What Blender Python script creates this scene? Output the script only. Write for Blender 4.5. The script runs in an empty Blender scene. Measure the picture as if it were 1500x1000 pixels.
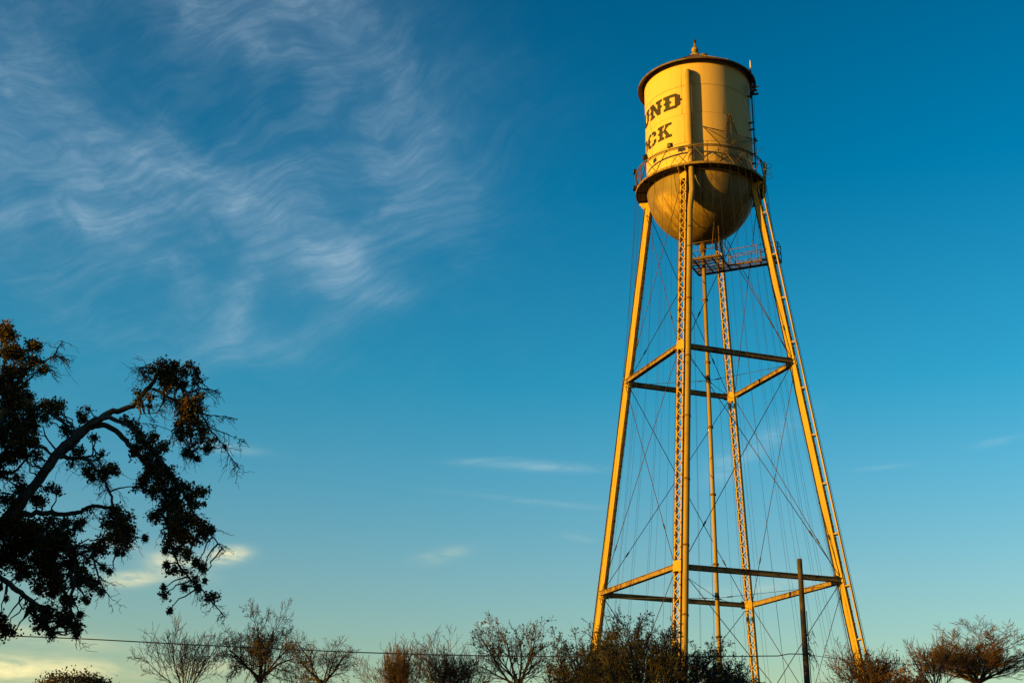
import bpy, math, random
import numpy as np
from mathutils import Matrix, Vector

S = bpy.context.scene
COL = S.collection
PI = math.pi
R_ = math.radians

# ------------------------------------------------------------------ camera
FPX, PITCH, ROLL, CAMH = 1881.0, 0.35114, 0.015, 1.7
_c, _s, _a, _b = math.cos(PITCH), math.sin(PITCH), math.cos(ROLL), math.sin(ROLL)
FW = np.array([0, _c, _s]); _u0 = np.array([0, -_s, _c]); _r0 = np.array([1., 0, 0])
RT = _a * _r0 + _b * _u0
UP = -_b * _r0 + _a * _u0
CAMPOS = np.array([0, 0, CAMH])
cam_data = bpy.data.cameras.new('camera')
cam = bpy.data.objects.new('camera', cam_data)
COL.objects.link(cam)
cam_data.sensor_width = 36.0
cam_data.lens = 36.0 * FPX / 1500.0
cam_data.clip_start = 0.1
cam_data.clip_end = 12000
M = Matrix.Identity(4)
for i in range(3):
    M[i][0] = RT[i]; M[i][1] = UP[i]; M[i][2] = -FW[i]; M[i][3] = CAMPOS[i]
cam.matrix_world = M
S.camera = cam

# ------------------------------------------------------------------ light
SUN_AZ = R_(203.5)          # world angle of the sun seen from the tower (counter-clockwise from +X)
SUN_EL = R_(5.0)
sd = Vector((math.cos(SUN_AZ) * math.cos(SUN_EL), math.sin(SUN_AZ) * math.cos(SUN_EL), math.sin(SUN_EL)))
sun_data = bpy.data.lights.new('sun', 'SUN')
sun_data.energy = 5.0
sun_data.angle = R_(0.53)
sun_data.color = (1.0, 0.56, 0.03)
sun = bpy.data.objects.new('sun', sun_data)
COL.objects.link(sun)
sun.rotation_euler = sd.to_track_quat('Z', 'Y').to_euler()
sun.location = (-60, -20, 30)

S.view_settings.view_transform = 'Standard'
S.view_settings.look = 'None'
S.view_settings.gamma = 1.0
S.view_settings.exposure = 1.6
S.cycles.max_bounces = 5
S.cycles.diffuse_bounces = 3
S.cycles.glossy_bounces = 2
S.cycles.transmission_bounces = 3

# ------------------------------------------------------------------ world: sky + cirrus
world = bpy.data.worlds.new('World'); S.world = world
world.use_nodes = True
wt = world.node_tree
for n in list(wt.nodes): wt.nodes.remove(n)

class NG:
    """small helper that writes node graphs as expressions"""
    def __init__(self, tree): self.t = tree
    def n(self, typ, **kw):
        nd = self.t.nodes.new(typ)
        for k, v in kw.items(): setattr(nd, k, v)
        return nd
    def put(self, sock, v):
        if v is None: return
        if hasattr(v, 'is_output') or hasattr(v, 'links'): self.t.links.new(v, sock)
        else: sock.default_value = v
    def m(self, op, a, b=None, c=None, clamp=False):
        nd = self.n('ShaderNodeMath', operation=op); nd.use_clamp = clamp
        self.put(nd.inputs[0], a); self.put(nd.inputs[1], b); self.put(nd.inputs[2], c)
        return nd.outputs[0]
    def vm(self, op, a, b=None):
        nd = self.n('ShaderNodeVectorMath', operation=op)
        self.put(nd.inputs[0], a); self.put(nd.inputs[1], b)
        return nd.outputs[0]
    def xyz(self, x, y, z=0.0):
        nd = self.n('ShaderNodeCombineXYZ')
        for i, v in enumerate((x, y, z)): self.put(nd.inputs[i], v)
        return nd.outputs[0]
    def sep(self, v):
        nd = self.n('ShaderNodeSeparateXYZ'); self.put(nd.inputs[0], v); return nd.outputs
    def noise(self, vec, scale, detail=4.0, rough=0.55, dist=0.0):
        nd = self.n('ShaderNodeTexNoise')
        self.put(nd.inputs['Vector'], vec); nd.inputs['Scale'].default_value = scale
        nd.inputs['Detail'].default_value = detail; nd.inputs['Roughness'].default_value = rough
        nd.inputs['Distortion'].default_value = dist
        return nd.outputs
    def ramp(self, fac, stops, interp='LINEAR'):
        nd = self.n('ShaderNodeValToRGB'); self.put(nd.inputs[0], fac)
        cr = nd.color_ramp; cr.interpolation = interp
        while len(cr.elements) < len(stops): cr.elements.new(0.5)
        for e, (p, c) in zip(cr.elements, stops):
            e.position = p; e.color = (*c, 1) if not isinstance(c, (int, float)) else (c, c, c, 1)
        return nd.outputs[0]
    def mix(self, fac, a, b, blend='MIX'):
        nd = self.n('ShaderNodeMix', data_type='RGBA', blend_type=blend)
        self.put(nd.inputs[0], fac)
        for i, v in ((6, a), (7, b)):
            if isinstance(v, tuple) and len(v) == 3: v = (*v, 1)
            self.put(nd.inputs[i], v)
        return nd.outputs[2]
    def smooth(self, v, lo, hi):
        nd = self.n('ShaderNodeMapRange', interpolation_type='SMOOTHSTEP')
        self.put(nd.inputs[0], v); nd.inputs[1].default_value = lo; nd.inputs[2].default_value = hi
        return nd.outputs[0]

def build_world():
    g = NG(wt)
    out = g.n('ShaderNodeOutputWorld'); bg = g.n('ShaderNodeBackground')
    wt.links.new(bg.outputs[0], out.inputs[0])
    sky = g.n('ShaderNodeTexSky', sky_type='NISHITA')
    sky.sun_disc = False
    sky.sun_elevation = SUN_EL
    sky.sun_rotation = (PI / 2 - SUN_AZ) % (2 * PI)
    sky.air_density = 1.0; sky.dust_density = 0.5; sky.ozone_density = 3.0
    tc = g.n('ShaderNodeTexCoord')
    x, y, z = g.sep(tc.outputs['Generated'])
    el = g.m('DIVIDE', g.m('ARCSINE', z), R_(90))            # 0..1
    # whole-sky colour response by elevation (polarised, saturated dusk blue above, pale at the horizon)
    fac = g.ramp(el, [(0.0, (1.72, 1.40, .92)), (0.058, (1.68, 1.43, .98)), (0.107, (1.34, 1.44, 1.19)), (0.156, (.76, 1.44, 1.32)), (0.2, (.27, 1.37, 1.33)),
                      (0.30, (.0, 1.06, 1.18)), (0.39, (.0, .83, .98)), (1.0, (.0, .62, .86))])
    col = g.mix(1.0, sky.outputs[0], fac, 'MULTIPLY')
    # --- cirrus, laid out on a high flat layer: u = x/z, v = y/z
    zz = g.m('MAXIMUM', z, 0.02)
    az = g.m('ARCTAN2', x, y)                                  # 0 ahead, negative to the left
    azd = g.m('MULTIPLY', az, 180 / PI); eld = g.m('MULTIPLY', g.m('ARCSINE', z), 180 / PI)
    p = g.xyz(azd, eld, 0.0)
    warp = g.noise(p, 0.11, 3, .5)
    wv = g.vm('SCALE', g.vm('SUBTRACT', warp[1], (.5, .5, .5)))
    wv.node.inputs[3].default_value = 6.0
    pw = g.vm('ADD', p, wv)
    def blob(az0, el0, sa, se, ang, vec=pw):
        mp = g.n('ShaderNodeMapping', vector_type='TEXTURE'); g.put(mp.inputs[0], vec)
        mp.inputs[1].default_value = (az0, el0, 0); mp.inputs[2].default_value = (0, 0, R_(ang)); mp.inputs[3].default_value = (sa, se, 1)
        dt = g.n('ShaderNodeVectorMath', operation='DOT_PRODUCT'); g.put(dt.inputs[0], mp.outputs[0]); g.put(dt.inputs[1], mp.outputs[0])
        return g.m('POWER', .36788, dt.outputs['Value'])
    def stretch(ang, sx, sy, vec=pw):
        mp = g.n('ShaderNodeMapping', vector_type='TEXTURE'); g.put(mp.inputs[0], vec)
        mp.inputs[2].default_value = (0, 0, R_(ang)); mp.inputs[3].default_value = (1 / sx, 1 / sy, 1)
        return mp.outputs[0]
    fil1 = g.smooth(g.noise(stretch(-28, .06, .30), 1.0, 5, .56, .25)[0], .30, .78)
    fil2 = g.smooth(g.noise(stretch(18, .09, .42), 1.0, 5, .58, .35)[0], .32, .80)
    fine = g.noise(stretch(24, .30, 1.9), 1.0, 6, .66, .15)[0]
    fineM = g.m('ADD', g.m('MULTIPLY', g.smooth(fine, .32, .72), 1.0), .5)
    veil = g.m('ADD', g.m('MULTIPLY', blob(-20, 27.5, 12, 7.0, -10), .85), g.m('MULTIPLY', blob(-13, 35, 9.5, 3.2, -22), .75))
    veil = g.m('ADD', veil, g.m('MULTIPLY', blob(-5.0, 27.5, 3.0, 3.0, 40), .55))
    veil = g.m('ADD', veil, g.m('MULTIPLY', blob(-12.5, 25.4, 5.5, 1.3, -25), .75))
    veil = g.m('ADD', veil, g.m('MULTIPLY', blob(-7.6, 23.4, 1.5, 1.2, -25), .85))
    veil = g.m('ADD', veil, g.m('MULTIPLY', blob(-12.4, 22.0, 2.2, .8, 62), .8))
    veil = g.m('ADD', veil, g.m('MULTIPLY', blob(-10, 20.6, 6.0, .9, 12), .45))
    veil = g.m('ADD', veil, g.m('MULTIPLY', blob(-23, 24.3, 3.5, .6, 8), .6))
    # the same thin cirrus here and there over the rest of the sky
    rest = g.smooth(g.noise(p, 0.028, 2, .5)[0], .52, .74)
    behind = g.smooth(g.m('ABSOLUTE', g.m('ADD', azd, 0.0)), 30, 55)
    veil = g.m('ADD', veil, g.m('MULTIPLY', g.m('MULTIPLY', rest, behind), .6))
    tex = g.m('MULTIPLY', g.m('ADD', g.m('MULTIPLY', fil1, .62), g.m('MULTIPLY', fil2, .52)), fineM)
    a1 = g.m('MULTIPLY', g.m('MULTIPLY', veil, g.m('ADD', tex, .22)), .44, clamp=True)
    # low streaks and puffs
    low = None
    pl = g.vm('ADD', p, g.vm('MULTIPLY', wv, (.12, .05, 0)))
    for (az0, el0, sa, se, ang, amp) in ((1.3, 14.6, 2.6, .20, -2, .28), (-1.3, 14.8, 1.3, .12, 4, .18), (1.0, 13.05, 3.2, .12, -5, .16), (-3.0, 10.6, 1.0, .28, 12, .26),
                                         (-12.4, 10.25, .75, .28, 8, 1.4), (-14.4, 9.7, 1.1, .4, -8, 1.2), (-16.3, 9.05, 1.1, .26, 8, 1.0), (-14.6, 10.7, .8, .2, 10, .35), (-16.8, 10.4, .8, .16, -5, .4),
                                         (-21.5, 5.15, 4.6, .50, 1, 1.25), (-21.0, 6.6, 4.0, .35, -4, .45), (-13.5, 5.6, 3.0, .3, 3, .3),
                                         (-13.0, 14.8, 1.8, .22, -4, .25), (11.5, 15.6, 2.0, .5, 30, .22), (9.6, 14.5, .9, .6, 40, .2), (10.5, 9.2, 3, .3, 6, .22), (21.5, 14.9, .9, .14, 8, .16),
                                         (-1.0, 7.7, .5, .12, 0, .3), (3.0, 11.5, .7, .14, -8, .2), (16.5, 14.2, 1.2, .1, 2, .12)):
        bb = g.m('MULTIPLY', blob(az0, el0, sa, se, ang, pl), amp)
        low = bb if low is None else g.m('ADD', low, bb)
    lt = g.smooth(g.noise(stretch(0, .35, 1.5, pl), 1.0, 6, .62, .3)[0], .3, .68)
    a2 = g.m('MULTIPLY', low, g.m('ADD', g.m('MULTIPLY', lt, .85), .12), clamp=True)
    # cloud colour: grey-blue white when high, warm cream in the low sun-lit air
    hi_c = (1.95, 2.75, 3.4)
    lowcol = g.ramp(el, [(0.03, (5.6, 4.8, 2.2)), (0.075, (5.2, 4.7, 2.5)), (0.115, (5.0, 4.6, 2.7)), (0.15, (3.3, 3.9, 3.7)), (.2, (3.0, 3.7, 4.0))])
    col = g.mix(a1, col, hi_c)
    col = g.mix(a2, col, lowcol)
    wt.links.new(col, bg.inputs[0])
    bg.inputs[1].default_value = 0.066
build_world()

# ------------------------------------------------------------------ helpers
def ray(px, py):
    d = FW + RT * ((px - 750) / FPX) + UP * ((500 - py) / FPX)
    return d
def at(px, py, Y):
    """point on the sight line of a photo pixel at ground distance Y from the camera"""
    d = ray(px, py); t = Y / d[1]
    return CAMPOS + d * t

def new_obj(name, me, parent=None, mat=None):
    o = bpy.data.objects.new(name, me); COL.objects.link(o)
    if mat is not None and me is not None and not me.materials: me.materials.append(mat)
    if parent is not None: o.parent = parent
    return o
def tag(o, label=None, cat=None, group=None, kind=None):
    for k, v in (('label', label), ('category', cat), ('group', group), ('kind', kind)):
        if v: o[k] = v
    return o
def empty(name, loc, rz=0.0):
    o = bpy.data.objects.new(name, None); COL.objects.link(o)
    o.location = loc; o.rotation_euler = (0, 0, rz); o.empty_display_size = .5
    return o

class MB:
    """collects geometry and links it as ONE mesh object"""
    def __init__(self): self.v = []; self.f = []; self.smooth = []
    def add(self, vs, fs, smooth=False):
        o = len(self.v); self.v += [tuple(map(float, p)) for p in vs]
        self.f += [tuple(i + o for i in q) for q in fs]; self.smooth += [smooth] * len(fs)
    def frame_box(self, c, ax, ay, az):
        """box by centre and three half-axis vectors"""
        c, ax, ay, az = map(np.asarray, (c, ax, ay, az))
        vs = [c + sx * ax + sy * ay + sz * az for sz in (-1, 1) for sy in (-1, 1) for sx in (-1, 1)]
        self.add(vs, [(0, 2, 3, 1), (4, 5, 7, 6), (0, 1, 5, 4), (2, 6, 7, 3), (0, 4, 6, 2), (1, 3, 7, 5)])
    def box(self, c, h): self.frame_box(c, (h[0], 0, 0), (0, h[1], 0), (0, 0, h[2]))
    def bar(self, p, q, w, h, side=None, ext=0.0):
        """rectangular bar from p to q; w across (along side), h the other way"""
        p = np.asarray(p, float); q = np.asarray(q, float); d = q - p; L = np.linalg.norm(d); d = d / L
        if side is None: side = np.cross(d, (0, 0, 1.)) if abs(d[2]) < .95 else np.array([1., 0, 0])
        side = np.asarray(side, float); side = side - d * side.dot(d); side /= np.linalg.norm(side)
        o = np.cross(d, side)
        self.frame_box((p + q) / 2, d * (L / 2 + ext), side * w / 2, o * h / 2)
    def tube(self, pts, rad, n=8, cap=True, smooth=True, closed=False):
        pts = [np.asarray(p, float) for p in pts]; k = len(pts)
        rad = [rad] * k if isinstance(rad, (int, float)) else rad
        vs = []; prev = None
        for i in range(k):
            if closed: t = pts[(i + 1) % k] - pts[i - 1]
            else: t = pts[min(i + 1, k - 1)] - pts[max(i - 1, 0)]
            t = t / (np.linalg.norm(t) + 1e-9)
            if prev is None:
                u = np.cross(t, (0, 0, 1.)) if abs(t[2]) < .9 else np.cross(t, (1., 0, 0))
            else: u = prev - t * prev.dot(t)
            u /= np.linalg.norm(u) + 1e-9; prev = u; w = np.cross(t, u)
            for j in range(n):
                a = 2 * PI * j / n; vs.append(pts[i] + rad[i] * (math.cos(a) * u + math.sin(a) * w))
        fs = []
        for i in range(k if closed else k - 1):
            i2 = (i + 1) % k
            for j in range(n):
                fs.append((i * n + j, i * n + (j + 1) % n, i2 * n + (j + 1) % n, i2 * n + j))
        self.add(vs, fs, smooth)
        if cap and not closed:
            o = len(self.v) - len(vs)
            self.f += [tuple(o + j for j in range(n))[::-1], tuple(o + (k - 1) * n + j for j in range(n))]; self.smooth += [False, False]
    def lathe(self, prof, n=64, a0=0.0, a1=2 * PI, centre=(0, 0, 0), smooth=True):
        full = abs(a1 - a0 - 2 * PI) < 1e-6; m = n if full else n + 1; k = len(prof); vs = []
        for i in range(m):
            a = a0 + (a1 - a0) * i / n
            for r, z in prof: vs.append((centre[0] + r * math.cos(a), centre[1] + r * math.sin(a), centre[2] + z))
        fs = []
        for i in range(n):
            i2 = (i + 1) % m
            for j in range(k - 1): fs.append((i * k + j, i2 * k + j, i2 * k + j + 1, i * k + j + 1))
        self.add(vs, fs, smooth)
    def mesh(self, name):
        me = bpy.data.meshes.new(name); me.from_pydata(self.v, [], self.f)
        me.polygons.foreach_set('use_smooth', self.smooth); me.update()
        return me
    def build(self, name, mat, parent=None): return new_obj(name, self.mesh(name), parent, mat)

def sphere(mb, c, r, n=10, m=6, sq=1.0):
    mb.lathe([(max(1e-4, r * math.sin(PI * i / m)), -sq * r * math.cos(PI * i / m)) for i in range(m + 1)], n, centre=c)

# ------------------------------------------------------------------ materials
def material(name, rough=.6, metal=0.0, spec=.3):
    m = bpy.data.materials.new(name); m.use_nodes = True
    g = NG(m.node_tree); b = m.node_tree.nodes['Principled BSDF']
    b.inputs['Roughness'].default_value = rough; b.inputs['Metallic'].default_value = metal
    b.inputs['Specular IOR Level'].default_value = spec
    return m, g, b
def paint(name, base, rust=(.06, .024, .009), lo=.62, hi=.72, scale=1.3, dirt=.25, rough=.5, streak=False, seed=0.0):
    m, g, b = material(name, max(rough, .55), 0, .12)
    tc = g.n('ShaderNodeTexCoord'); P = tc.outputs['Object']
    P = g.vm('ADD', P, (seed, seed * .7, seed * 1.3))
    n1 = g.noise(P, scale, 6, .65)[0]
    n2 = g.noise(P, scale * 6, 5, .7)[0]
    n3 = g.noise(g.vm('MULTIPLY', P, (2.2, 2.2, .16)), 1.6, 5, .65)[0]
    c = g.mix(g.m('MULTIPLY', g.smooth(n3, .42, .75), dirt), base, tuple(x * .45 for x in (base[0], base[1] * .9, base[2] * .75)))
    c = g.mix(g.m('MULTIPLY', g.smooth(n2, .4, .8), dirt * .6), c, tuple(x * .6 for x in base))
    c = g.mix(g.smooth(g.m('ADD', g.m('MULTIPLY', n1, .7), g.m('MULTIPLY', n2, .3)), lo, hi), c, rust)
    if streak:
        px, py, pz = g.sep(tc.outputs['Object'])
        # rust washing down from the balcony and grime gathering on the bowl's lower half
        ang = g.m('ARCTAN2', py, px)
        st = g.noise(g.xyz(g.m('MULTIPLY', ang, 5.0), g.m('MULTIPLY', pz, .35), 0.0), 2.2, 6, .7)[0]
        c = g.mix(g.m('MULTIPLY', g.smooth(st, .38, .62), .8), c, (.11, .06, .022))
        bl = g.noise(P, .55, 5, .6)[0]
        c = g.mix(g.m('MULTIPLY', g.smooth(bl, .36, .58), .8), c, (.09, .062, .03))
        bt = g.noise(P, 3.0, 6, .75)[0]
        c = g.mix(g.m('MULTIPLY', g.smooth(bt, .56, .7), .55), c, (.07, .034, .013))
    m.node_tree.links.new(c, b.inputs['Base Color'])
    bm = g.n('ShaderNodeBump'); bm.inputs['Strength'].default_value = .12; bm.inputs['Distance'].default_value = .02
    m.node_tree.links.new(n2, bm.inputs['Height']); m.node_tree.links.new(bm.outputs[0], b.inputs['Normal'])
    return m
def simple(name, base, rough=.7, var=.35, scale=4.0, spec=.25, metal=0.0):
    m, g, b = material(name, rough, metal, spec)
    tc = g.n('ShaderNodeTexCoord')
    n1 = g.noise(tc.outputs['Object'], scale, 5, .6)[0]
    c = g.mix(g.smooth(n1, .3, .7), tuple(x * (1 - var) for x in base), tuple(min(1, x * (1 + var)) for x in base))
    m.node_tree.links.new(c, b.inputs['Base Color'])
    return m
def leafmat(name, cols, scale=1.0, trans=.25):
    m, g, b = material(name, .6, 0, .2)
    tc = g.n('ShaderNodeTexCoord')
    n1 = g.noise(tc.outputs['Object'], scale, 3, .6)[0]
    gi = g.n('ShaderNodeNewGeometry')
    f = g.m('ADD', g.m('MULTIPLY', n1, .65), g.m('MULTIPLY', gi.outputs['Random Per Island'], .35))
    k = len(cols)
    c = g.ramp(f, [(.3 + .4 * i / (k - 1), cc) for i, cc in enumerate(cols)])
    m.node_tree.links.new(c, b.inputs['Base Color'])
    tr = g.n('ShaderNodeBsdfTranslucent'); m.node_tree.links.new(c, tr.inputs[0])
    mx = g.n('ShaderNodeMixShader'); mx.inputs[0].default_value = trans
    m.node_tree.links.new(b.outputs[0], mx.inputs[1]); m.node_tree.links.new(tr.outputs[0], mx.inputs[2])
    m.node_tree.links.new(mx.outputs[0], m.node_tree.nodes['Material Output'].inputs[0])
    return m

TANK_C = (.385, .25, .086)
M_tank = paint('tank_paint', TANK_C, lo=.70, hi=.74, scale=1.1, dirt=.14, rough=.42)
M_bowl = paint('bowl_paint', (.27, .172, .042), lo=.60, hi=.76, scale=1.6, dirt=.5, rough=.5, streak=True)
M_leg = paint('leg_paint', (.33, .205, .03), lo=.63, hi=.70, scale=1.5, dirt=.28, rough=.45, seed=3.1)
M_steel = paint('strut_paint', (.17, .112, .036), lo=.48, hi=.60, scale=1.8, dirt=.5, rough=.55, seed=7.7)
M_pipe = paint('pipe_paint', (.20, .132, .036), lo=.56, hi=.72, scale=1.3, dirt=.45, rough=.5, seed=5.2)
M_roof = paint('roof_paint', (.10, .074, .05), lo=.46, hi=.62, scale=1.4, dirt=.6, rough=.65, seed=1.7)
M_rod = simple('rusty_rod', (.036, .023, .015), .7)
M_rust = paint('rusty_steel', (.14, .08, .028), lo=.42, hi=.6, scale=3.0, dirt=.6, rough=.65, seed=2.9)
M_seam = simple('seam_grime', (.035, .022, .010), .8)
M_cat = paint('catwalk_steel', (.085, .052, .020), lo=.46, hi=.6, scale=3.0, dirt=.6, rough=.7, seed=4.4)
M_lip_shade = simple('lip_shade', (.022, .014, .010), .9, .4, 4, spec=.05)  # near-black base colour standing in for shadow at the channel lips
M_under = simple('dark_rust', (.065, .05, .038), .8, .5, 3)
M_letter = simple('letter_paint', (.012, .008, .005), .7, .3, 6)
M_dark = simple('dark_metal', (.012, .011, .010), .5)
M_wire = simple('wire', (.05, .045, .045), .6)
M_cable = simple('light_cable', (.009, .009, .011), .7)
M_white = simple('antenna_white', (.4, .38, .36), .5, .1)
M_lens = simple('lamp_lens', (.08, .08, .085), .15, .1, spec=.6)
M_bulb = simple('bulb_amber', (.35, .2, .07), .2, .2)
M_beacon = simple('beacon_red', (.035, .008, .007), .25, .1)
M_pole = simple('pole_wood', (.028, .018, .012), .85, .45, 3)
M_bark = simple('oak_bark', (.034, .029, .026), .9, .5, 6)
M_bare1 = simple('bare_bark_grey', (.085, .06, .038), .9, .35, 1)
M_bare2 = simple('bare_bark_dark', (.038, .026, .018), .9, .35, 1)
M_bare3 = simple('bare_bark_red', (.065, .036, .02), .9, .4, 1)
M_shrub = simple('shrub_bark', (.035, .027, .02), .9, .35, 1)
M_oakleaf = leafmat('oak_leaf', [(.012, .013, .006), (.03, .026, .008), (.08, .045, .010), (.15, .068, .014)], .9)
M_ball = leafmat('moss_ball', [(.02, .02, .012), (.035, .032, .018)], 2, .1)
M_shrubleaf = leafmat('shrub_leaf', [(.014, .018, .009), (.028, .031, .013), (.05, .043, .016)], .7)
M_dryleaf = leafmat('dry_leaf', [(.045, .018, .007), (.10, .042, .013), (.15, .07, .024)], .8)

# ------------------------------------------------------------------ ground
def ground():
    m, g, b = material('dry_grass', .95, 0, .1)
    tc = g.n('ShaderNodeTexCoord')
    n1 = g.noise(tc.outputs['Object'], .06, 6, .6)[0]; n2 = g.noise(tc.outputs['Object'], 2.0, 6, .7)[0]
    c = g.mix(g.smooth(n1, .35, .65), (.075, .066, .030), (.11, .09, .045))
    c = g.mix(g.m('MULTIPLY', g.smooth(n2, .4, .7), .5), c, (.03, .03, .012))
    m.node_tree.links.new(c, b.inputs['Base Color'])
    mb = MB(); n = 40; L = 6000.0
    xs = [math.copysign(abs(t) ** 2.2, t) * L for t in np.linspace(-1, 1, n + 1)]
    vs = [(x, y + 60, 0.0) for y in xs for x in xs]
    mb.add(vs, [(j * (n + 1) + i, j * (n + 1) + i + 1, (j + 1) * (n + 1) + i + 1, (j + 1) * (n + 1) + i) for j in range(n) for i in range(n)])
    o = mb.build('ground', m); o['kind'] = 'structure'
ground()

# ================================================================== WATER TOWER (local frame: leg directions 0/90/180/270 deg)
TX, TY, TROT = 12.223, 75.624, -0.441
tower = empty('water_tower', (TX, TY, 0), TROT)
tag(tower, 'tall yellow riveted steel water tower on four laced legs, lettered tank with conical roof', 'water tower')
RT_ = 3.5
ZB, RB = 40.04, 4.229          # balcony floor
ZE, RE = 47.79, 3.954          # eave
Z1, D1, Z2, D2 = 27.513, 5.308, 14.232, 7.212
def legd(z): return D2 + (D1 - D2) * (z - Z2) / (Z1 - Z2)
def pol(th, r, z):
    a = R_(th); return np.array([r * math.cos(a), r * math.sin(a), z])

# ---- tank shell: plates in four courses
mb = MB(); mb.lathe([(RT_ - .02, 39.9), (RT_ - .02, 48.05)], 96); tank_core = mb.build('tank_lining', M_seam, tower)
courses = [(39.84, 41.89, 45, 272.2 + 22.5), (41.89, 43.96, 45, 272.2), (43.96, 46.02, 45, 315.1), (46.02, 48.10, 90, 270.5)]
for ci, (z0, z1, step, off) in enumerate(courses):
    proud = .008 if ci % 2 else 0.0
    for k in range(int(360 / step)):
        a0 = off + k * step + .10; a1 = off + (k + 1) * step - .10
        mb = MB(); r = RT_ + proud
        mb.lathe([(r, z0 + .010), (r, z1 - .010)], int(step / 2.5), R_(a0), R_(a1))
        for zz in (z0 + .010, z1 - .010): mb.lathe([(r - .03, zz), (r, zz)], int(step / 2.5), R_(a0), R_(a1), smooth=False)
        mb.build('tank_plate', M_tank, tower)
        # vertical lap seam strip with rivet line
        mb = MB()
        mb.lathe([(r + .001, z0 + .01), (r + .012, z0 + .012), (r + .012, z1 - .012), (r + .001, z1 - .01)], 2, R_(a1 - .9), R_(a1 + .1))
        mb.build('lap_seam', M_tank, tower)

# ---- lettering, western slab serif, in strokes on a unit cell (x 0..1, y 0..1)
def rect(x0, y0, x1, y1): return [(x0, y0), (x1, y0), (x1, y1), (x0, y1)]
SP = .055
def spur(x, y, s): return [(x, y - .09), (x + s * .10, y - .03), (x + s * .10, y + .03), (x, y + .09)]
LET = {
 'R': [rect(.10, .0, .34, 1), rect(0, 0, .46, .14), rect(0, .86, .40, 1), rect(.3, .84, .76, 1), rect(.3, .42, .76, .58), [(.70, .42), (.95, .54), (.95, .88), (.70, 1)], [(.52, .46), (.72, .46), (.92, .12), (.66, .12)], rect(.62, 0, 1.0, .14), spur(.10, .5, -1)],
 'O': [rect(.22, .84, .78, 1), rect(.22, 0, .78, .16), [(.0, .2), (.24, .0), (.24, 1), (.0, .8)], [(.76, 0), (1, .2), (1, .8), (.76, 1)], spur(.0, .5, -1), spur(1, .5, 1)],
 'U': [rect(.10, .2, .32, 1), rect(.68, .2, .90, 1), rect(0, .86, .42, 1), rect(.58, .86, 1, 1), [(.10, .22), (.30, 0), (.70, 0), (.90, .22)], spur(.10, .55, -1), spur(.9, .55, 1)],
 'N': [rect(.10, 0, .30, 1), rect(.70, 0, .90, 1), rect(0, 0, .42, .14), rect(0, .86, .32, 1), rect(.58, .86, 1.0, 1), [(.12, 1), (.36, 1), (.90, 0), (.64, 0)], spur(.10, .5, -1), spur(.9, .5, 1)],
 'D': [rect(.12, 0, .36, 1), rect(0, 0, .40, .15), rect(0, .85, .40, 1), rect(.3, .84, .78, 1), rect(.3, 0, .78, .16), [(.72, 0), (.98, .18), (.98, .82), (.72, 1)], spur(.98, .5, 1), spur(.36, .5, 1), spur(.12, .5, -1)],
 'C': [rect(.24, .84, .80, 1), rect(.24, 0, .80, .16), [(.0, .2), (.25, .0), (.25, 1), (.0, .8)], [(.74, .62), (.98, .62), (.98, .84), (.78, 1)], [(.78, 0), (.98, .16), (.98, .36), (.74, .36)], spur(.0, .5, -1), spur(.25, .5, 1)],
 'K': [rect(.12, 0, .35, 1), rect(0, 0, .46, .14), rect(0, .86, .46, 1), [(.30, .40), (.50, .52), (.90, .92), (.64, .92)], [(.42, .55), (.60, .66), (.92, .08), (.66, .08)], rect(.58, .86, 1.0, 1), rect(.58, 0, 1.0, .14), spur(.12, .5, -1)],
}
def letter(ch, th0, th1, z0, z1):
    mb = MB()
    for si, q in enumerate(LET[ch]):
        r = RT_ + .016 + si * .0022
        mx_ = sum(p[0] for p in q) / 4; my_ = sum(p[1] for p in q) / 4
        q = [(p[0] + math.copysign(.022, p[0] - mx_), p[1] + math.copysign(.022, p[1] - my_)) for p in q]
        N = 6; vs = []
        for j in range(N + 1):
            for i in range(N + 1):
                u, v = i / N, j / N
                x = (1 - u) * (1 - v) * q[0][0] + u * (1 - v) * q[1][0] + u * v * q[2][0] + (1 - u) * v * q[3][0]
                y = (1 - u) * (1 - v) * q[0][1] + u * (1 - v) * q[1][1] + u * v * q[2][1] + (1 - u) * v * q[3][1]
                vs.append(pol(th0 + (th1 - th0) * x, r, z0 + (z1 - z0) * y))
        mb.add(vs, [(j * (N + 1) + i, j * (N + 1) + i + 1, (j + 1) * (N + 1) + i + 1, (j + 1) * (N + 1) + i) for j in range(N) for i in range(N)], True)
    mb.build('letter', M_letter, tank_core)
for k, ch in enumerate('ROUND'): letter(ch, 156.2 + 23 * k, 176.2 + 23 * k, 44.55, 45.57)
for k, ch in enumerate('ROCK'): letter(ch, 174.0 + 21.6 * k, 192.3 + 21.6 * k, 42.58, 43.58)

# ---- roof, eave, finial
mb = MB(); RA = 50.45
for prof in ([(RT_ - .02, 48.0), (RE - .01, ZE - .12)], [(RE - .01, ZE - .12), (RE, ZE - .12), (RE, ZE)], [(RE, ZE), (RT_, ZE + .31), (1.2, 49.66), (.45, 50.2), (.30, 50.24), (.0001, 50.26)]):
    mb.lathe(prof, 96)
roof = mb.build('roof', M_roof, tower)
for k in range(16):
    mb = MB(); th = 360 / 16 * k + 4
    mb.bar(pol(th, RE - .06, ZE + .06), pol(th, .5, 50.2), .05, .03); mb.build('roof_seam', M_roof, roof)
mb = MB(); mb.lathe([(.34, 50.27), (.34, 50.42), (.17, 50.44), (.12, 50.55), (.12, 50.62)], 20)
mb.lathe([(max(.001, .24 * math.sin(PI * i / 10)), 50.82 - .24 * math.cos(PI * i / 10)) for i in range(11)], 18)
mb.tube([(0, 0, 51.02), (0, 0, 51.4)], .05, 8); mb.build('finial', M_pipe, roof)
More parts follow.
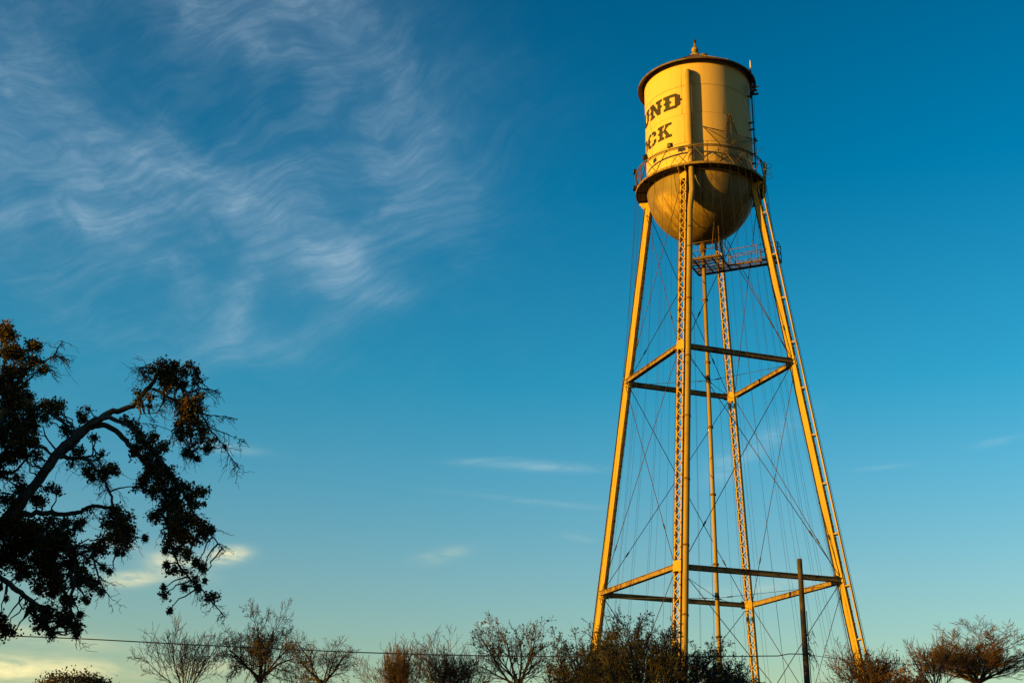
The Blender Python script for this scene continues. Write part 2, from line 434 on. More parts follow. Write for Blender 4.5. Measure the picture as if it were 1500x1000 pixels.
mb = MB(); mb.lathe([(.07, 51.36), (.10, 51.40), (.10, 51.46), (.085, 51.47), (.085, 51.58), (.05, 51.66), (.001, 51.68)], 14); mb.build('beacon_lamp', M_beacon, roof)
mb = MB()
for th in (40, 160, 280): mb.tube([pol(th, .3, 50.42), pol(th, .09, 51.3)], .012, 4)
mb.build('finial_stay', M_rust, roof)
mb = MB(); mb.lathe([(.3, -.1), (.3, .10), (.28, .13), (.001, .14)], 18, centre=tuple(pol(330, .8, 49.86))); mb.build('roof_hatch', M_roof, roof)

# ---- bowl: twelve gores and a bottom cap
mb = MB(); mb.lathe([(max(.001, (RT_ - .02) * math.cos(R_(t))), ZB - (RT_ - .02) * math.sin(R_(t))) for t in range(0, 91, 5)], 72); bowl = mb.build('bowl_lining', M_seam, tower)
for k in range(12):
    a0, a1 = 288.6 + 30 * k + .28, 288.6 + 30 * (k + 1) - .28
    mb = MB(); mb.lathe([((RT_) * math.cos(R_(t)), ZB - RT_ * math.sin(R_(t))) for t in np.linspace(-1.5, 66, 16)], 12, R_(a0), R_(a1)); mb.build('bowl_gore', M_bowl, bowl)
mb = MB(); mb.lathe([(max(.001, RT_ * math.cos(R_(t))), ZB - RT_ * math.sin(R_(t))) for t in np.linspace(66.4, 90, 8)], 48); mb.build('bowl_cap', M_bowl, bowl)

# ---- balcony: floor plates, rim, rail
balc = None
mb = MB(); mb.lathe([(RB, ZB - .13), (RB + .012, ZB - .13), (RB + .012, ZB + .03), (RB, ZB + .03), (RB, ZB - .13)], 96); balc = mb.build('balcony_rim', M_steel, tower)
for k in range(16):
    mb = MB(); a0, a1 = R_(22.5 * k + .15), R_(22.5 * (k + 1) - .15)
    mb.lathe([(RT_ + .01, ZB - .045), (RB - .004, ZB - .045), (RB - .004, ZB), (RT_ + .01, ZB), (RT_ + .01, ZB - .045)], 6, a0, a1, smooth=False); mb.build('floor_plate', M_under, balc)
    mb = MB(); th = 22.5 * k; mb.bar(pol(th, RT_ + .01, ZB - .09), pol(th, RB - .01, ZB - .09), .05, .085); mb.build('floor_bracket', M_under, balc)
ZR = ZB + 1.2
ring = lambda r, z, n=72: [pol(360 * i / n, r, z) for i in range(n)]
mb = MB(); mb.tube(ring(RB + .0, ZR), .042, 6, closed=True); rail = mb.build('top_rail', M_under, balc)
mb = MB(); mb.tube(ring(RB - .08, ZR - .06), .030, 5, closed=True); mb.build('inner_rail', M_rust, balc)
for k in range(15):
    t0 = 24 * k + 5
    for (ta, tb) in ((t0, t0 + 12), (t0 + 24, t0 + 12)):
        mb = MB(); mb.bar(pol(ta, RB - .03, ZB + .02), pol(tb, RB - .03, ZR), .065, .022, side=pol(t0 + 12, 1, 0)); mb.build('rail_brace', M_rust, balc)
    if k % 3 == 0:
        mb = MB(); mb.bar(pol(t0, RB - .045, ZB), pol(t0, RB - .045, ZR), .05, .05, side=pol(t0, 1, 0)); mb.build('rail_post', M_rust, balc)

# ---- legs (two channels each, webs tangential; lacing on the radial faces)
LW = .21            # half width
legs = {}
def lerp(a, b, t): return a + (b - a) * t
bar_mesh = None
def leg_frame(th):
    p0 = pol(th, legd(0), 0); p1 = pol(th, legd(ZB - .3), ZB - .3)
    d = p1 - p0; L = np.linalg.norm(d); d = d / L
    tang = pol(th + 90, 1, 0); rad = np.cross(tang, d)           # outward
    if rad.dot(pol(th, 1, 0)) < 0: rad = -rad
    return p0, d, L, tang, rad
BSTEP = .35
for th, nm in ((0, 'R'), (90, 'B'), (180, 'L'), (270, 'F')):
    p0, d, L, tang, rad = leg_frame(th)
    mb = MB()
    for s in (-1, 1):
        mb.frame_box(p0 + d * L / 2 + tang * s * (LW - .01), d * L / 2, tang * .010, rad * LW)          # web
        for q in (-1, 1):
            mb.frame_box(p0 + d * L / 2 + tang * s * (LW - .02 - .026) + rad * q * (LW - .008), d * L / 2, tang * .026, rad * .008)   # flange
    mb.frame_box(p0 + d * .05, d * .05, tang * .45, rad * .45)
    leg = mb.build('leg', M_leg, tower)
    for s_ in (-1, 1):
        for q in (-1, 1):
            mb = MB(); mb.frame_box(p0 + d * (L / 2 + .06) + tang * s_ * (LW + .006) + rad * q * (LW - .018), d * (L / 2 - .1), tang * .006, rad * .030); mb.build('lip_shade_strip', M_lip_shade, leg)  # thin dark strips that paint in the shadow along the leg edges
    legs[nm] = (leg, p0, d, L, tang, rad)
    nb = int(L / BSTEP)
    rest = MB(); riv = MB()
    h = BSTEP; w = (LW - .05)
    for q in (-1, 1):
        single = (nm == 'F' and q == 1) or (nm == 'B' and q == -1)
        for i in range(nb):
            sA = -1 if i % 2 else 1
            a = p0 + d * (i * h + .02) + tang * sA * w + rad * q * (LW + .008)
            b_ = p0 + d * ((i + 1) * h + .02) - tang * sA * w + rad * q * (LW + .008)
            if single and i > 17:
                if bar_mesh is None:
                    bb = MB(); Lb = math.hypot(h, 2 * w); bb.box((0, 0, 0), (Lb / 2 + .03, .023, .006)); bar_mesh = bb.mesh('lacing_bar'); bar_mesh.materials.append(M_leg)
                o = new_obj('lacing_bar', bar_mesh, leg)
                ex = (b_ - a) / np.linalg.norm(b_ - a); ez = rad * q; ey = np.cross(ez, ex); c = (a + b_) / 2
                Mx = Matrix.Identity(4)
                for r_ in range(3): Mx[r_][0] = ex[r_]; Mx[r_][1] = ey[r_]; Mx[r_][2] = ez[r_]; Mx[r_][3] = c[r_]
                o.matrix_basis = Mx
            else:
                rest.bar(a, b_, .045, .012, side=tang, ext=.03)
            for s in (-1, 1):
                if i % 2 == 0: riv.frame_box(p0 + d * (i * h + .02) + tang * s * (LW - .02) + rad * q * (LW + .014), d * .035, tang * .03, rad * .02)
    r = rest.build('lacing', M_leg, leg); r['kind'] = 'stuff'
    r = riv.build('rivets', M_rust, leg); r['kind'] = 'stuff'
    # splice / gusset plates where struts meet
    for z in (Z1, Z2):
        t = z / d[2]
        for q in (-1, 1):
            mb = MB(); mb.frame_box(p0 + d * t + rad * q * (LW + .022), d * .30, tang * (LW + .015), rad * .009); mb.build('splice_plate', M_leg, leg)
    t = (ZB - .62) / d[2]
    for q in (-1, 1):
        mb = MB(); mb.frame_box(p0 + d * t + rad * q * (LW + .02), d * .28, tang * (LW + .01), rad * .01); mb.build('splice_plate', M_leg, leg)
    # cap bracket that carries the balcony
    for sg in (-1, 1):
        mb = MB(); c_ = tang * sg * .215
        vs = [pol(th, r_, z_) + c_ + tang * e_ for e_ in (-.008, .008) for r_, z_ in ((RT_ - .25, ZB - .14), (RB - .06, ZB - .14), (RB - .06, ZB - .30), (RT_ + .12, ZB - .62), (RT_ - .25, ZB - .62))]
        mb.add(vs, [(0, 1, 2, 3, 4), (9, 8, 7, 6, 5)] + [(k, (k + 1) % 5, 5 + (k + 1) % 5, 5 + k) for k in range(5)]); mb.build('cap_bracket', M_leg, leg)

# ---- struts (channels) between neighbouring legs at two levels
def leg_pt(th, z, dr=0.0, dt=0.0): return pol(th, legd(z) + dr, z) + pol(th + 90, dt, 0)
for z in (Z1, Z2):
    for a in (0, 90, 180, 270):
        p = leg_pt(a, z, -.02, .20); q = leg_pt(a + 90, z, -.02, -.20)
        dd = (q - p) / np.linalg.norm(q - p); nrm = np.array([dd[1], -dd[0], 0])
        mid = pol(a + 45, 1, 0)
        if nrm.dot(mid) < 0: nrm = -nrm
        mb = MB()
        for s in (-1, 1):
            mb.bar(p + nrm * s * .07, q + nrm * s * .07, .014, .27, side=nrm)
            for e in (-1, 1): mb.bar(p + nrm * s * .115 + (0, 0, e * .128), q + nrm * s * .115 + (0, 0, e * .128), .076, .016, side=nrm)
        st = mb.build('strut', M_steel, tower)
        for pt, sgn in ((p, 1), (q, -1)):
            mb = MB(); mb.frame_box(pt + dd * sgn * .16, dd * .20, nrm * .012, (0, 0, .24)); mb.build('gusset_plate', M_steel, st)

# ---- diagonal rods with turnbuckles, three panels on four faces
for (za, zb_) in ((.6, Z2 - .25), (Z2 + .25, Z1 - .25), (Z1 + .25, ZB - 1.1)):
    for a in (0, 90, 180, 270):
        for flip in (0, 1):
            A, B = (a, a + 90) if not flip else (a + 90, a)
            sA = .24 if not flip else -.24
            p = leg_pt(A, za, .02 if flip else -.10, sA); q = leg_pt(B, zb_, .02 if flip else -.10, -sA)
            mb = MB(); mb.tube([p, q], .021, 6); rod = mb.build('brace_rod', M_rod, tower)
            mb = MB(); tt = .18 if za > 1 else .12; c = lerp(p, q, tt); e = (q - p) / np.linalg.norm(q - p)
            mb.tube([c - e * .20, c - e * .15, c + e * .15, c + e * .20], [.03, .048, .048, .03], 6); mb.build('turnbuckle', M_rod, rod)
# spider rods from the riser to the legs
for z in (Z1 - .5, Z2 - .6):
    for a in (0, 90, 180, 270):
        mb = MB(); p = pol(a, .16, z); q = leg_pt(a, z + .35, -.25)
        mb.tube([p, q], .015, 5); rod = mb.build('tie_rod', M_rod, tower)
        mb = MB(); c = lerp(p, q, .09); e = (q - p) / np.linalg.norm(q - p); mb.tube([c - e * .16, c + e * .16], .035, 6); mb.build('turnbuckle', M_rod, rod)

# ---- riser pipe
mb = MB(); mb.tube([(0, 0, 0), (0, 0, 36.3)], .125, 16); riser = mb.build('riser_pipe', M_pipe, tower)
for z in (36.15, 35.75, 32.4, 28.2, 24.0, 19.8, 15.6, 11.4, 7.2, 3.0):
    mb = MB(); mb.lathe([(.12, z - .06), (.19, z - .06), (.19, z - .01), (.185, z - .005), (.19, z), (.19, z + .05), (.12, z + .05)], 16); mb.build('pipe_flange', M_rust, riser)
mb = MB(); mb.lathe([(.13, 35.85), (.21, 35.9), (.24, 36.05), (.21, 36.2), (.13, 36.3)], 16); mb.build('expansion_joint', M_rust, riser)
for z in (Z1 - .5, Z2 - .6):
    mb = MB(); mb.lathe([(.12, z - .14), (.145, z - .14), (.145, z + .14), (.12, z + .14)], 16); mb.build('riser_collar', M_dark, riser)

# ---- overflow pipe beside the front leg, up through the balcony to the tank top
leg, p0, d, L, tang, rad = legs['F']
def f_pipe(z): return pol(270, legd(z) + .02, z) + tang * (LW + .205)
OFR = .178
pts = [f_pipe(z) for z in (0.3, 8, 16, 24, 30, 36.2)]
top = pol(278.3, RT_ + .345, 38.3)
e = f_pipe(36.9)
pts += [e, lerp(e, top, .5), top, pol(278.3, RT_ + .345, 38.8), pol(278.3, RT_ + .345, 43), pol(278.3, RT_ + .345, 46.5)]
for k in range(1, 6):
    a = k * 18; pts.append(pol(278.3, RT_ + .345 - .36 * (1 - math.cos(R_(a))), 46.62 + .36 * math.sin(R_(a))))
mb = MB(); mb.tube(pts, OFR, 16); over = mb.build('overflow_pipe', M_pipe, tower)
for z in (4, 7.8, 11.6, 15.4, 19.2, 23, 26.8, 30.6, 34.2, 35.6):
    c = f_pipe(z); mb = MB(); mb.tube([c - d * .05, c + d * .05], OFR + .022, 16); mb.bar(c, c - tang * .25, .06, .06); mb.build('pipe_band', M_rust, over)
for z in (40.6, 43.0, 45.4):
    mb = MB(); mb.bar(pol(278.3, RT_, z), pol(278.3, RT_ + .2, z), .10, .05); mb.build('pipe_bracket', M_rust, over)
# ---- catwalk under the bowl: platform round the riser, walkway out to the ladder leg
ZP = 34.73
mb = MB()
U0, U1, V0, V1 = -.72, 1.45, -1.35, 1.30
for v in (V0, V1): mb.bar((U0, v, ZP), (U1, v, ZP), .05, .14)
for u in (U0, U1): mb.bar((u, V0 + .03, ZP), (u, V1 - .03, ZP), .05, .14)
W0, W1, WE = .48, 1.30, 4.72
for v in (W0, W1 + .003): mb.bar((U1 + .03, v, ZP), (WE, v, ZP), .05, .14)
mb.bar((WE, W0, ZP), (WE, W1, ZP), .05, .13)
cat = mb.build('catwalk', M_cat, tower)
for u in (-.28, .30, .88):
    mb = MB(); mb.bar((u, V0 + .03, ZP - .01), (u, V1 - .03, ZP - .01), .05, .08); mb.build('floor_joist', M_cat, cat)
for v in (-.7, -.18, .2, .75):
    mb = MB(); mb.bar((U0 + .03, v, ZP + .02), (U1 - .03, v, ZP + .02), .04, .05); mb.build('floor_stringer', M_cat, cat)
for u in (2.1, 2.8, 3.5, 4.2):
    mb = MB(); mb.bar((u, W0 + .03, ZP - .01), (u, W1 - .03, ZP - .01), .05, .08); mb.build('floor_joist', M_cat, cat)
mgrate = MB()
for i in range(30):
    v = V0 + .08 + (V1 - V0 - .16) * i / 29
    if abs(v) > .2: mgrate.bar((U0 + .03, v, ZP + .065), (U1 - .03, v, ZP + .065), .014, .02)
for i in range(9):
    v = W0 + .06 + (W1 - W0 - .12) * i / 8
    mgrate.bar((U1 + .03, v, ZP + .066), (WE - .03, v, ZP + .066), .014, .02)
o = mgrate.build('floor_grating', M_cat, cat); o['kind'] = 'stuff'
def rail_line(pts, hs=(.55, 1.08), posts=True, tall=None):
    for h in hs:
        mb = MB(); mb.tube([np.array(p) + (0, 0, h) for p in pts], .026, 6); mb.build('rail_pipe', M_cat, cat)
    if posts:
        for i, p in enumerate(pts):
            mb = MB(); hh = hs[-1] if not tall or i not in tall else tall[i]
            mb.tube([np.array(p) + (0, 0, -.05), np.array(p) + (0, 0, hh)], .03, 6); mb.build('rail_post', M_cat, cat)
rail_line([(U0, V0, ZP), (0.3, V0, ZP), (U1, V0, ZP)], tall={2: 2.0})
rail_line([(U0, V1, ZP), (0, V1, ZP), (U1, V1, ZP)])
rail_line([(U0, V0, ZP), (U0, V1, ZP)], posts=False)
rail_line([(U1 + .05, W0, ZP), (3.4, W0, ZP), (WE, W0, ZP)], tall={0: 1.7})
rail_line([(U1 + .3, W1, ZP), (3.4, W1, ZP), (WE, W1, ZP)])
rail_line([(WE, W0, ZP), (WE, W1, ZP)], posts=False)
for u in (-.6, .9):
    mb = MB(); mb.tube([(u, 1.25, ZP), (u * 1.3, 1.3, ZB - math.sqrt(RT_**2 - (u * 1.3)**2 - 1.69))], .022, 6); mb.build('hanger_rod', M_cat, cat)
    mb = MB(); mb.tube([(u, -1.3, ZP), (u * 1.3, -1.35, ZB - math.sqrt(RT_**2 - (u * 1.3)**2 - 1.8225))], .022, 6); mb.build('hanger_rod', M_cat, cat)

# ---- ladder up the outer side of the right-hand leg
leg, p0, d, L, tang, rad = legs['R']
mb = MB(); OFF = LW + .26
ztop = ZB + 1.2
base = p0 + rad * OFF + d * .4
Lt = (ZB - 1.2) / d[2]
ladder_top = pol(0, RB + .22, ZB - .2)
for s in (-1, 1):
    mb.bar(base + tang * s * .2, p0 + rad * OFF + d * (Lt) + tang * s * .2, .025, .07, side=tang)
    a_ = p0 + rad * OFF + d * Lt + tang * s * .2; b2 = pol(0, RB + .16, ZB + 1.2) + tang * s * .2
    mb.bar(a_, b2, .025, .07, side=tang)
ladder = mb.build('ladder', M_leg, tower)
mr = MB()
for i in range(int(L / .3) - 2):
    c = p0 + rad * OFF + d * (.6 + i * .3)
    mr.tube([c - tang * .19, c + tang * .19], .011, 5)
o = mr.build('ladder_rungs', M_rust, ladder); o['kind'] = 'stuff'
for i in range(13):
    t = 2.0 + i * 3.0
    if t < L - 1.5:
        for s in (-1, 1):
            mb = MB(); c = p0 + d * t + tang * s * .2; mb.bar(c + rad * (LW - .01), c + rad * (OFF + .02), .05, .07, side=tang); mb.build('ladder_bracket', M_leg, ladder)
# cage hoops at the head of the ladder and a mid safety line
for z in (40.2, 40.6, 41.0):
    mb = MB(); c = pol(0, RB + .2, z)
    mb.tube([c + pol(t, .34, 0) for t in range(-100, 101, 20)], .016, 5); mb.build('cage_hoop', M_leg, ladder)
mb = MB(); c0 = p0 + rad * (OFF + .12); mb.tube([c0 + d * 2, c0 + d * (L - 1.5)], .012, 5); mb.build('safety_cable', M_dark, ladder)

# ================================================================== things fixed to the tower
TM = Matrix.Translation((TX, TY, 0)) @ Matrix.Rotation(TROT, 4, 'Z')
def tw(p): return np.array(TM @ Vector(tuple(p)))
def tdir(th): return th + math.degrees(TROT)

def floodlight(th, r, z, aim, tilt, label, rise=.28):
    o = empty('floodlight', tuple(tw(pol(th, r, z))), R_(tdir(aim)))
    tag(o, label, 'floodlight', 'floodlights on the balcony rail')
    ct, st = math.cos(R_(tilt)), math.sin(R_(tilt))
    mb = MB(); mb.bar((0, 0, -.02), (0, 0, rise - .14), .04, .04)
    for s in (-1, 1): mb.bar((0, s * .2, rise - .14), (0, s * .2, rise + .05), .03, .02)
    mb.bar((0, -.2, rise - .13), (0, .2, rise - .13), .04, .02); mb.build('yoke', M_dark, o)
    ax = np.array([ct, 0, st]); az = np.array([-st, 0, ct])
    mb = MB(); c = np.array([0, 0, rise])
    f = c + ax * .10; bk = c - ax * .13
    vs = [f + s1 * np.array([0, .19, 0]) + s2 * az * .15 for s1, s2 in ((-1, -1), (1, -1), (1, 1), (-1, 1))] + [bk + s1 * np.array([0, .11, 0]) + s2 * az * .08 for s1, s2 in ((-1, -1), (1, -1), (1, 1), (-1, 1))]
    mb.add(vs, [(0, 1, 2, 3), (7, 6, 5, 4), (0, 4, 5, 1), (1, 5, 6, 2), (2, 6, 7, 3), (3, 7, 4, 0)])
    for k in (-1, 0, 1): mb.frame_box(c - ax * .03 + np.array([0, k * .07, 0]) + az * .12, ax * .08, (0, .006, 0), az * .03)
    mb.build('housing', M_dark, o)
    mb = MB(); mb.frame_box(f + ax * .006, ax * .006, (0, .165, 0), az * .125); mb.build('lens', M_lens, o)
floodlight(260.5, RB, ZR, 80, 20, 'dark floodlight on the balcony rail below the last letter of the lower word')
floodlight(231, RB, ZR, 50, 15, 'dark floodlight on the balcony rail against the lit edge of the tank')
floodlight(203, RB + .03, ZR, 203, 5, 'upper of two dark floodlights on the rail bend left of the tank')
floodlight(200, RB + .06, ZB + .18, 200, 5, 'lower dark floodlight beside the balcony floor, under another floodlight', rise=.2)

# ---- wire star on the balcony
def star():
    th = 320.0; h = RT_ + .11; cz = 41.86; RS = 2.2
    o = empty('star_frame', tuple(tw(pol(th, h, ZB + .0))), R_(tdir(th)) + PI / 2)
    tag(o, 'large wire-mesh five-pointed star frame standing on the balcony against the tank', 'star')
    zc = cz - ZB
    P = []
    for k in range(10):
        r = RS if k % 2 == 0 else RS * .40
        a = PI / 2 + k * PI / 5; P.append(np.array([r * math.cos(a), -.02, zc + r * math.sin(a)]))
    C = np.array([0, -.12, zc])
    for k in range(10):
        mb = MB(); mb.tube([P[k], P[(k + 1) % 10]], .030, 5); mb.build('star_edge', M_rod, o)
    rng = random.Random(4)
    wires = MB(); bulbs = MB()
    for k in range(0, 10, 2):
        tip, l, r = P[k], P[k - 1], P[(k + 1) % 10]
        mb = MB(); mb.tube([tip, C], .018, 5); mb.build('star_rib', M_rod, o)
        for s in np.linspace(.1, 1, 12):
            wires.tube([lerp(tip, l, s), lerp(tip, C, s), lerp(tip, r, s)], .008, 3, cap=False)
            for q in (l, C, r):
                b = lerp(tip, q, s) + np.array([rng.uniform(-.02, .02), -.02, rng.uniform(-.02, .02)])
                bulbs.tube([b, b + (0, -.04, rng.uniform(-.04, .04))], .014, 4)
        for s in np.linspace(.15, .85, 3):
            wires.tube([lerp(l, C, s), tip], .005, 3, cap=False); wires.tube([lerp(r, C, s), tip], .005, 3, cap=False)
    w = wires.build('star_mesh', M_rod, o); w['kind'] = 'stuff'
    b = bulbs.build('star_bulbs', M_bulb, o); b['kind'] = 'stuff'
    for x in (-.9, .9):
        mb = MB(); mb.bar((x, 0, .01), (x * .75, -.02, .9), .05, .05); mb.build('star_leg', M_rust, o)
star()

# ---- antennas on the right flank of the tank
def antennas():
    th = 357
    o = empty('antenna_mast', tuple(tw(pol(th, RT_ + .28, ZB))), R_(tdir(th)))
    tag(o, 'dark antenna mast with small panels clamped upright to the shaded tank flank', 'antenna')
    mb = MB(); mb.tube([(0, 0, 0), (0, 0, 7.1)], .045, 8); mb.build('mast', M_dark, o)
    for z in (1.2, 1.9, 3.7, 4.2, 6.2):
        mb = MB(); mb.bar((-.28, 0, z), (.06, 0, z), .09, .09); mb.build('clamp', M_dark, o)
    mb = MB(); mb.box((.03, .03, 6.75), (.10, .14, .36)); mb.build('radio_box', M_dark, o)
    for (z, yy, tl) in ((6.75, -.1, .5), (6.5, -.05, .35), (6.32, .12, .4)):
        mb = MB(); mb.bar((.1, yy, z), (.1 + tl * .9, yy - .15, z - .12), .10, .12); mb.build('antenna_panel', M_dark, o)
    mb = MB(); mb.tube([(.1, -.1, 2.6), (.18, -.12, 6.0)], .01, 4); mb.tube([(.16, -.1, 1.0), (.13, -.1, 2.6)], .01, 4); mb.build('feed_cable', M_dark, o)
    mb = MB(); mb.box((.12, -.1, 2.9), (.05, .05, .04)); mb.build('junction_box', M_dark, o)
    o2 = empty('whip_antenna', tuple(tw(pol(350, RE + .03, ZE - .35))), R_(tdir(350)))
    tag(o2, 'short pale whip antenna standing up past the roof eave', 'antenna')
    mb = MB(); mb.tube([(0, 0, 0), (0, 0, .4)], .035, 8); mb.bar((-.1, 0, .38), (.02, 0, .38), .06, .06); mb.build('mount', M_dark, o2)
    mb = MB(); mb.tube([(0, 0, .4), (0, 0, 1.15)], [.045, .035], 8); mb.build('whip', M_white, o2)
    o3 = empty('yagi_antenna', tuple(tw(pol(345, RB, ZR))), R_(tdir(345)))
    tag(o3, 'tiny dark branched aerial clipped on the balcony rail by the ladder', 'antenna')
    mb = MB(); mb.tube([(0, 0, 0), (0, 0, .35)], .018, 5); mb.build('stub', M_dark, o3)
    mb = MB(); mb.tube([(-.1, -.05, .2), (.5, .1, .55)], .014, 5)
    for t in (.2, .5, .8): 
        c = lerp(np.array([-.1, -.05, .2]), np.array([.5, .1, .55]), t); mb.tube([c + (-.06, 0, .12), c + (.06, 0, -.12)], .009, 4)
    mb.build('boom', M_dark, o3)
antennas()

# ---- strings of lights hung as a cone from the balcony to the ground
def strings():
    rng = random.Random(8)
    N = 44
    for k in range(N):
        th = 360 / N * k + rng.uniform(-1.2, 1.2)
        r1 = 8.9 + rng.uniform(-.35, .35)
        p = pol(th, RB + .03, ZB - .05); q = pol(th + rng.uniform(-2, 2), r1, .05)
        pts = []
        for i in range(17):
            t = i / 16; c = lerp(p, q, t); sag = .35 * math.sin(PI * t) + .10 * math.sin(2 * PI * t)
            pts.append(c - pol(th, sag, 0))
        mb = MB(); mb.tube(pts, .0065, 4, cap=False)
        for i in range(36):
            t = (i + .5) / 36; j = min(15, int(t * 16)); c = lerp(pts[j], pts[j + 1], t * 16 - j)
            mb.tube([c, c + (0, 0, -.05)], .010, 4, cap=False)
        base = tw(q); base[2] = 0
        o = mb.build('light_string', M_cable)
        o.matrix_world = TM
        tag(o, 'thin dark string of light bulbs stretched from the tower balcony to the ground', 'light string', 'light strings hung from the balcony')
strings()

# ================================================================== utility pole and wire
def pole():
    Y = 58.0
    t = at(1171, 818, Y); b = at(1181.5, 1000, Y)
    bx = t[0]
    o = empty('utility_pole', (t[0], Y, 0)); tag(o, 'weathered brown wooden utility pole standing alone before the tower legs', 'utility pole')
    H = t[2]
    mb = MB(); mb.tube([(0, 0, 0), (0, 0, H * .5), (0, 0, H - .03), (0, 0, H)], [.165, .14, .115, .10], 12); mb.build('shaft', M_pole, o)
    zc = at(1180, 958, Y)[2]
    mb = MB(); mb.tube([(-.2, -.14, zc), (.2, -.14, zc)], .03, 6); mb.bar((0, -.1, zc - .12), (0, -.1, zc + .12), .08, .06); mb.build('wire_clamp', M_dark, o)
    rng = random.Random(3)
    mb = MB()
    for k in range(14):      # loose vine / wire tangle on the right side
        z = zc + rng.uniform(-.3, .9); p = [np.array([.13, -.05, z])]
        for i in range(6): p.append(p[-1] + np.array([rng.uniform(-.04, .12), rng.uniform(-.08, .08), rng.uniform(-.2, .12)]))
        mb.tube(p, .012, 4, cap=False)
    mb.tube([(.16, -.02, zc + 1.9), (.17, -.02, zc - .3), (.15, -.02, zc - 6)], .02, 5); mb.build('loose_wire', M_dark, o)
    return np.array([t[0], Y - .14, zc])
pz = pole()
def cable(name, label, pts_px, rad):
    mb = MB(); mb.tube(pts_px, rad, 6, cap=False); o = mb.build(name, M_wire); tag(o, label, 'wire')
    return o
def smooth_path(P, n=10):
    P = [np.asarray(p, float) for p in P]; out = []
    Q = [2 * P[0] - P[1]] + P + [2 * P[-1] - P[-2]]
    for i in range(1, len(Q) - 2):
        for k in range(n):
            t = k / n; a, b, c, d = Q[i - 1:i + 3]
            out.append(.5 * ((2 * b) + (-a + c) * t + (2 * a - 5 * b + 4 * c - d) * t * t + (-a + 3 * b - 3 * c + d) * t ** 3))
    out.append(P[-1]); return out
Lp = [at(-420, 917, 50.0), at(-150, 923, 51.2), at(0, 930, 52.), at(130, 935.5, 52.6), at(300, 944.5, 53.4), at(530, 955, 54.4), at(760, 960.5, 55.5), at(1000, 961, 56.8), at(1140, 960, 57.6)]
cable('overhead_wire', 'single dark overhead wire crossing before the bare trees to the wooden pole', smooth_path(Lp) + [at(1156, 957, 57.7), pz], .024)
Rp = [pz, at(1215, 962.5, 58.5), at(1290, 969.5, 59.4), at(1400, 976, 60.5), at(1520, 980, 61.6), at(1800, 978, 64)]
cable('service_wire', 'thin dark wire running from the wooden pole past the ladder leg', smooth_path(Rp), .013)

# ================================================================== vegetation
def tubes_mesh(name, lines, mat, parent, thin_n=3, thick=.05):
    """many polylines [(pts Nx3, radii N)] -> one mesh, vectorised by group"""
    V = []; F = []; off = 0
    groups = {}
    for p, r in lines:
        n = 7 if r[0] > thick * 2 else (5 if r[0] > thick else thin_n)
        groups.setdefault((len(p), n), []).append((p, r))
    for (k, n), L in groups.items():
        P = np.array([p for p, r in L]); Rr = np.array([r for p, r in L]); B = len(L)
        T = np.empty_like(P); T[:, 1:-1] = P[:, 2:] - P[:, :-2]; T[:, 0] = P[:, 1] - P[:, 0]; T[:, -1] = P[:, -1] - P[:, -2]
        T /= np.linalg.norm(T, axis=2, keepdims=True) + 1e-9
        ref = np.where(np.abs(T[:, :1, 2:3]) > .85, np.array([1., 0, 0]), np.array([0, 0, 1.]))
        Uv = np.cross(T, np.broadcast_to(ref, T.shape)); Uv /= np.linalg.norm(Uv, axis=2, keepdims=True) + 1e-9
        W = np.cross(T, Uv); a = 2 * PI * np.arange(n) / n
        X = P[:, :, None, :] + Rr[:, :, None, None] * (np.cos(a)[None, None, :, None] * Uv[:, :, None, :] + np.sin(a)[None, None, :, None] * W[:, :, None, :])
        V.append(X.reshape(-1, 3))
        i = np.arange(k - 1)[:, None]; j = np.arange(n)[None, :]
        q = np.stack([i * n + j, i * n + (j + 1) % n, (i + 1) * n + (j + 1) % n, (i + 1) * n + j], -1).reshape(-1, 4)
        q = (q[None] + (np.arange(B) * k * n)[:, None, None]).reshape(-1, 4) + off
        F.append(q); off += B * k * n
    V = np.concatenate(V); F = np.concatenate(F)
    return quad_mesh(name, V, F, mat, parent)
def quad_mesh(name, V, F, mat, parent, smooth=True):
    me = bpy.data.meshes.new(name)
    me.vertices.add(len(V)); me.vertices.foreach_set('co', np.ascontiguousarray(V, dtype=np.float32).ravel())
    me.loops.add(F.size); me.loops.foreach_set('vertex_index', np.ascontiguousarray(F, dtype=np.int32).ravel())
    me.polygons.add(len(F)); me.polygons.foreach_set('loop_start', np.arange(len(F), dtype=np.int32) * 4)
    me.polygons.foreach_set('use_smooth', np.full(len(F), smooth))
    me.update(calc_edges=True)
    return new_obj(name, me, parent, mat)
def leaves_mesh(name, C, size, mat, parent, rng, droop=None):
    """rhombic folded leaves at points C"""
    n = len(C); C = np.asarray(C)
    d = rng.normal(size=(n, 3)); 
    if droop is not None: d += np.array(droop)
    d /= np.linalg.norm(d, axis=1, keepdims=True)
    s = np.cross(d, rng.normal(size=(n, 3))); s /= np.linalg.norm(s, axis=1, keepdims=True)
    nn = np.cross(d, s)
    sz = np.asarray(size) * rng.uniform(.65, 1.3, size=n); sz = sz[:, None]
    V = np.stack([C - d * sz * .5, C + s * sz * .30 + nn * sz * .08 + d * sz * .05, C + d * sz * .5, C - s * sz * .30 + nn * sz * .08 + d * sz * .05], 1).reshape(-1, 3)
    F = np.arange(n * 4).reshape(-1, 4)
    return quad_mesh(name, V, F, mat, parent, False)

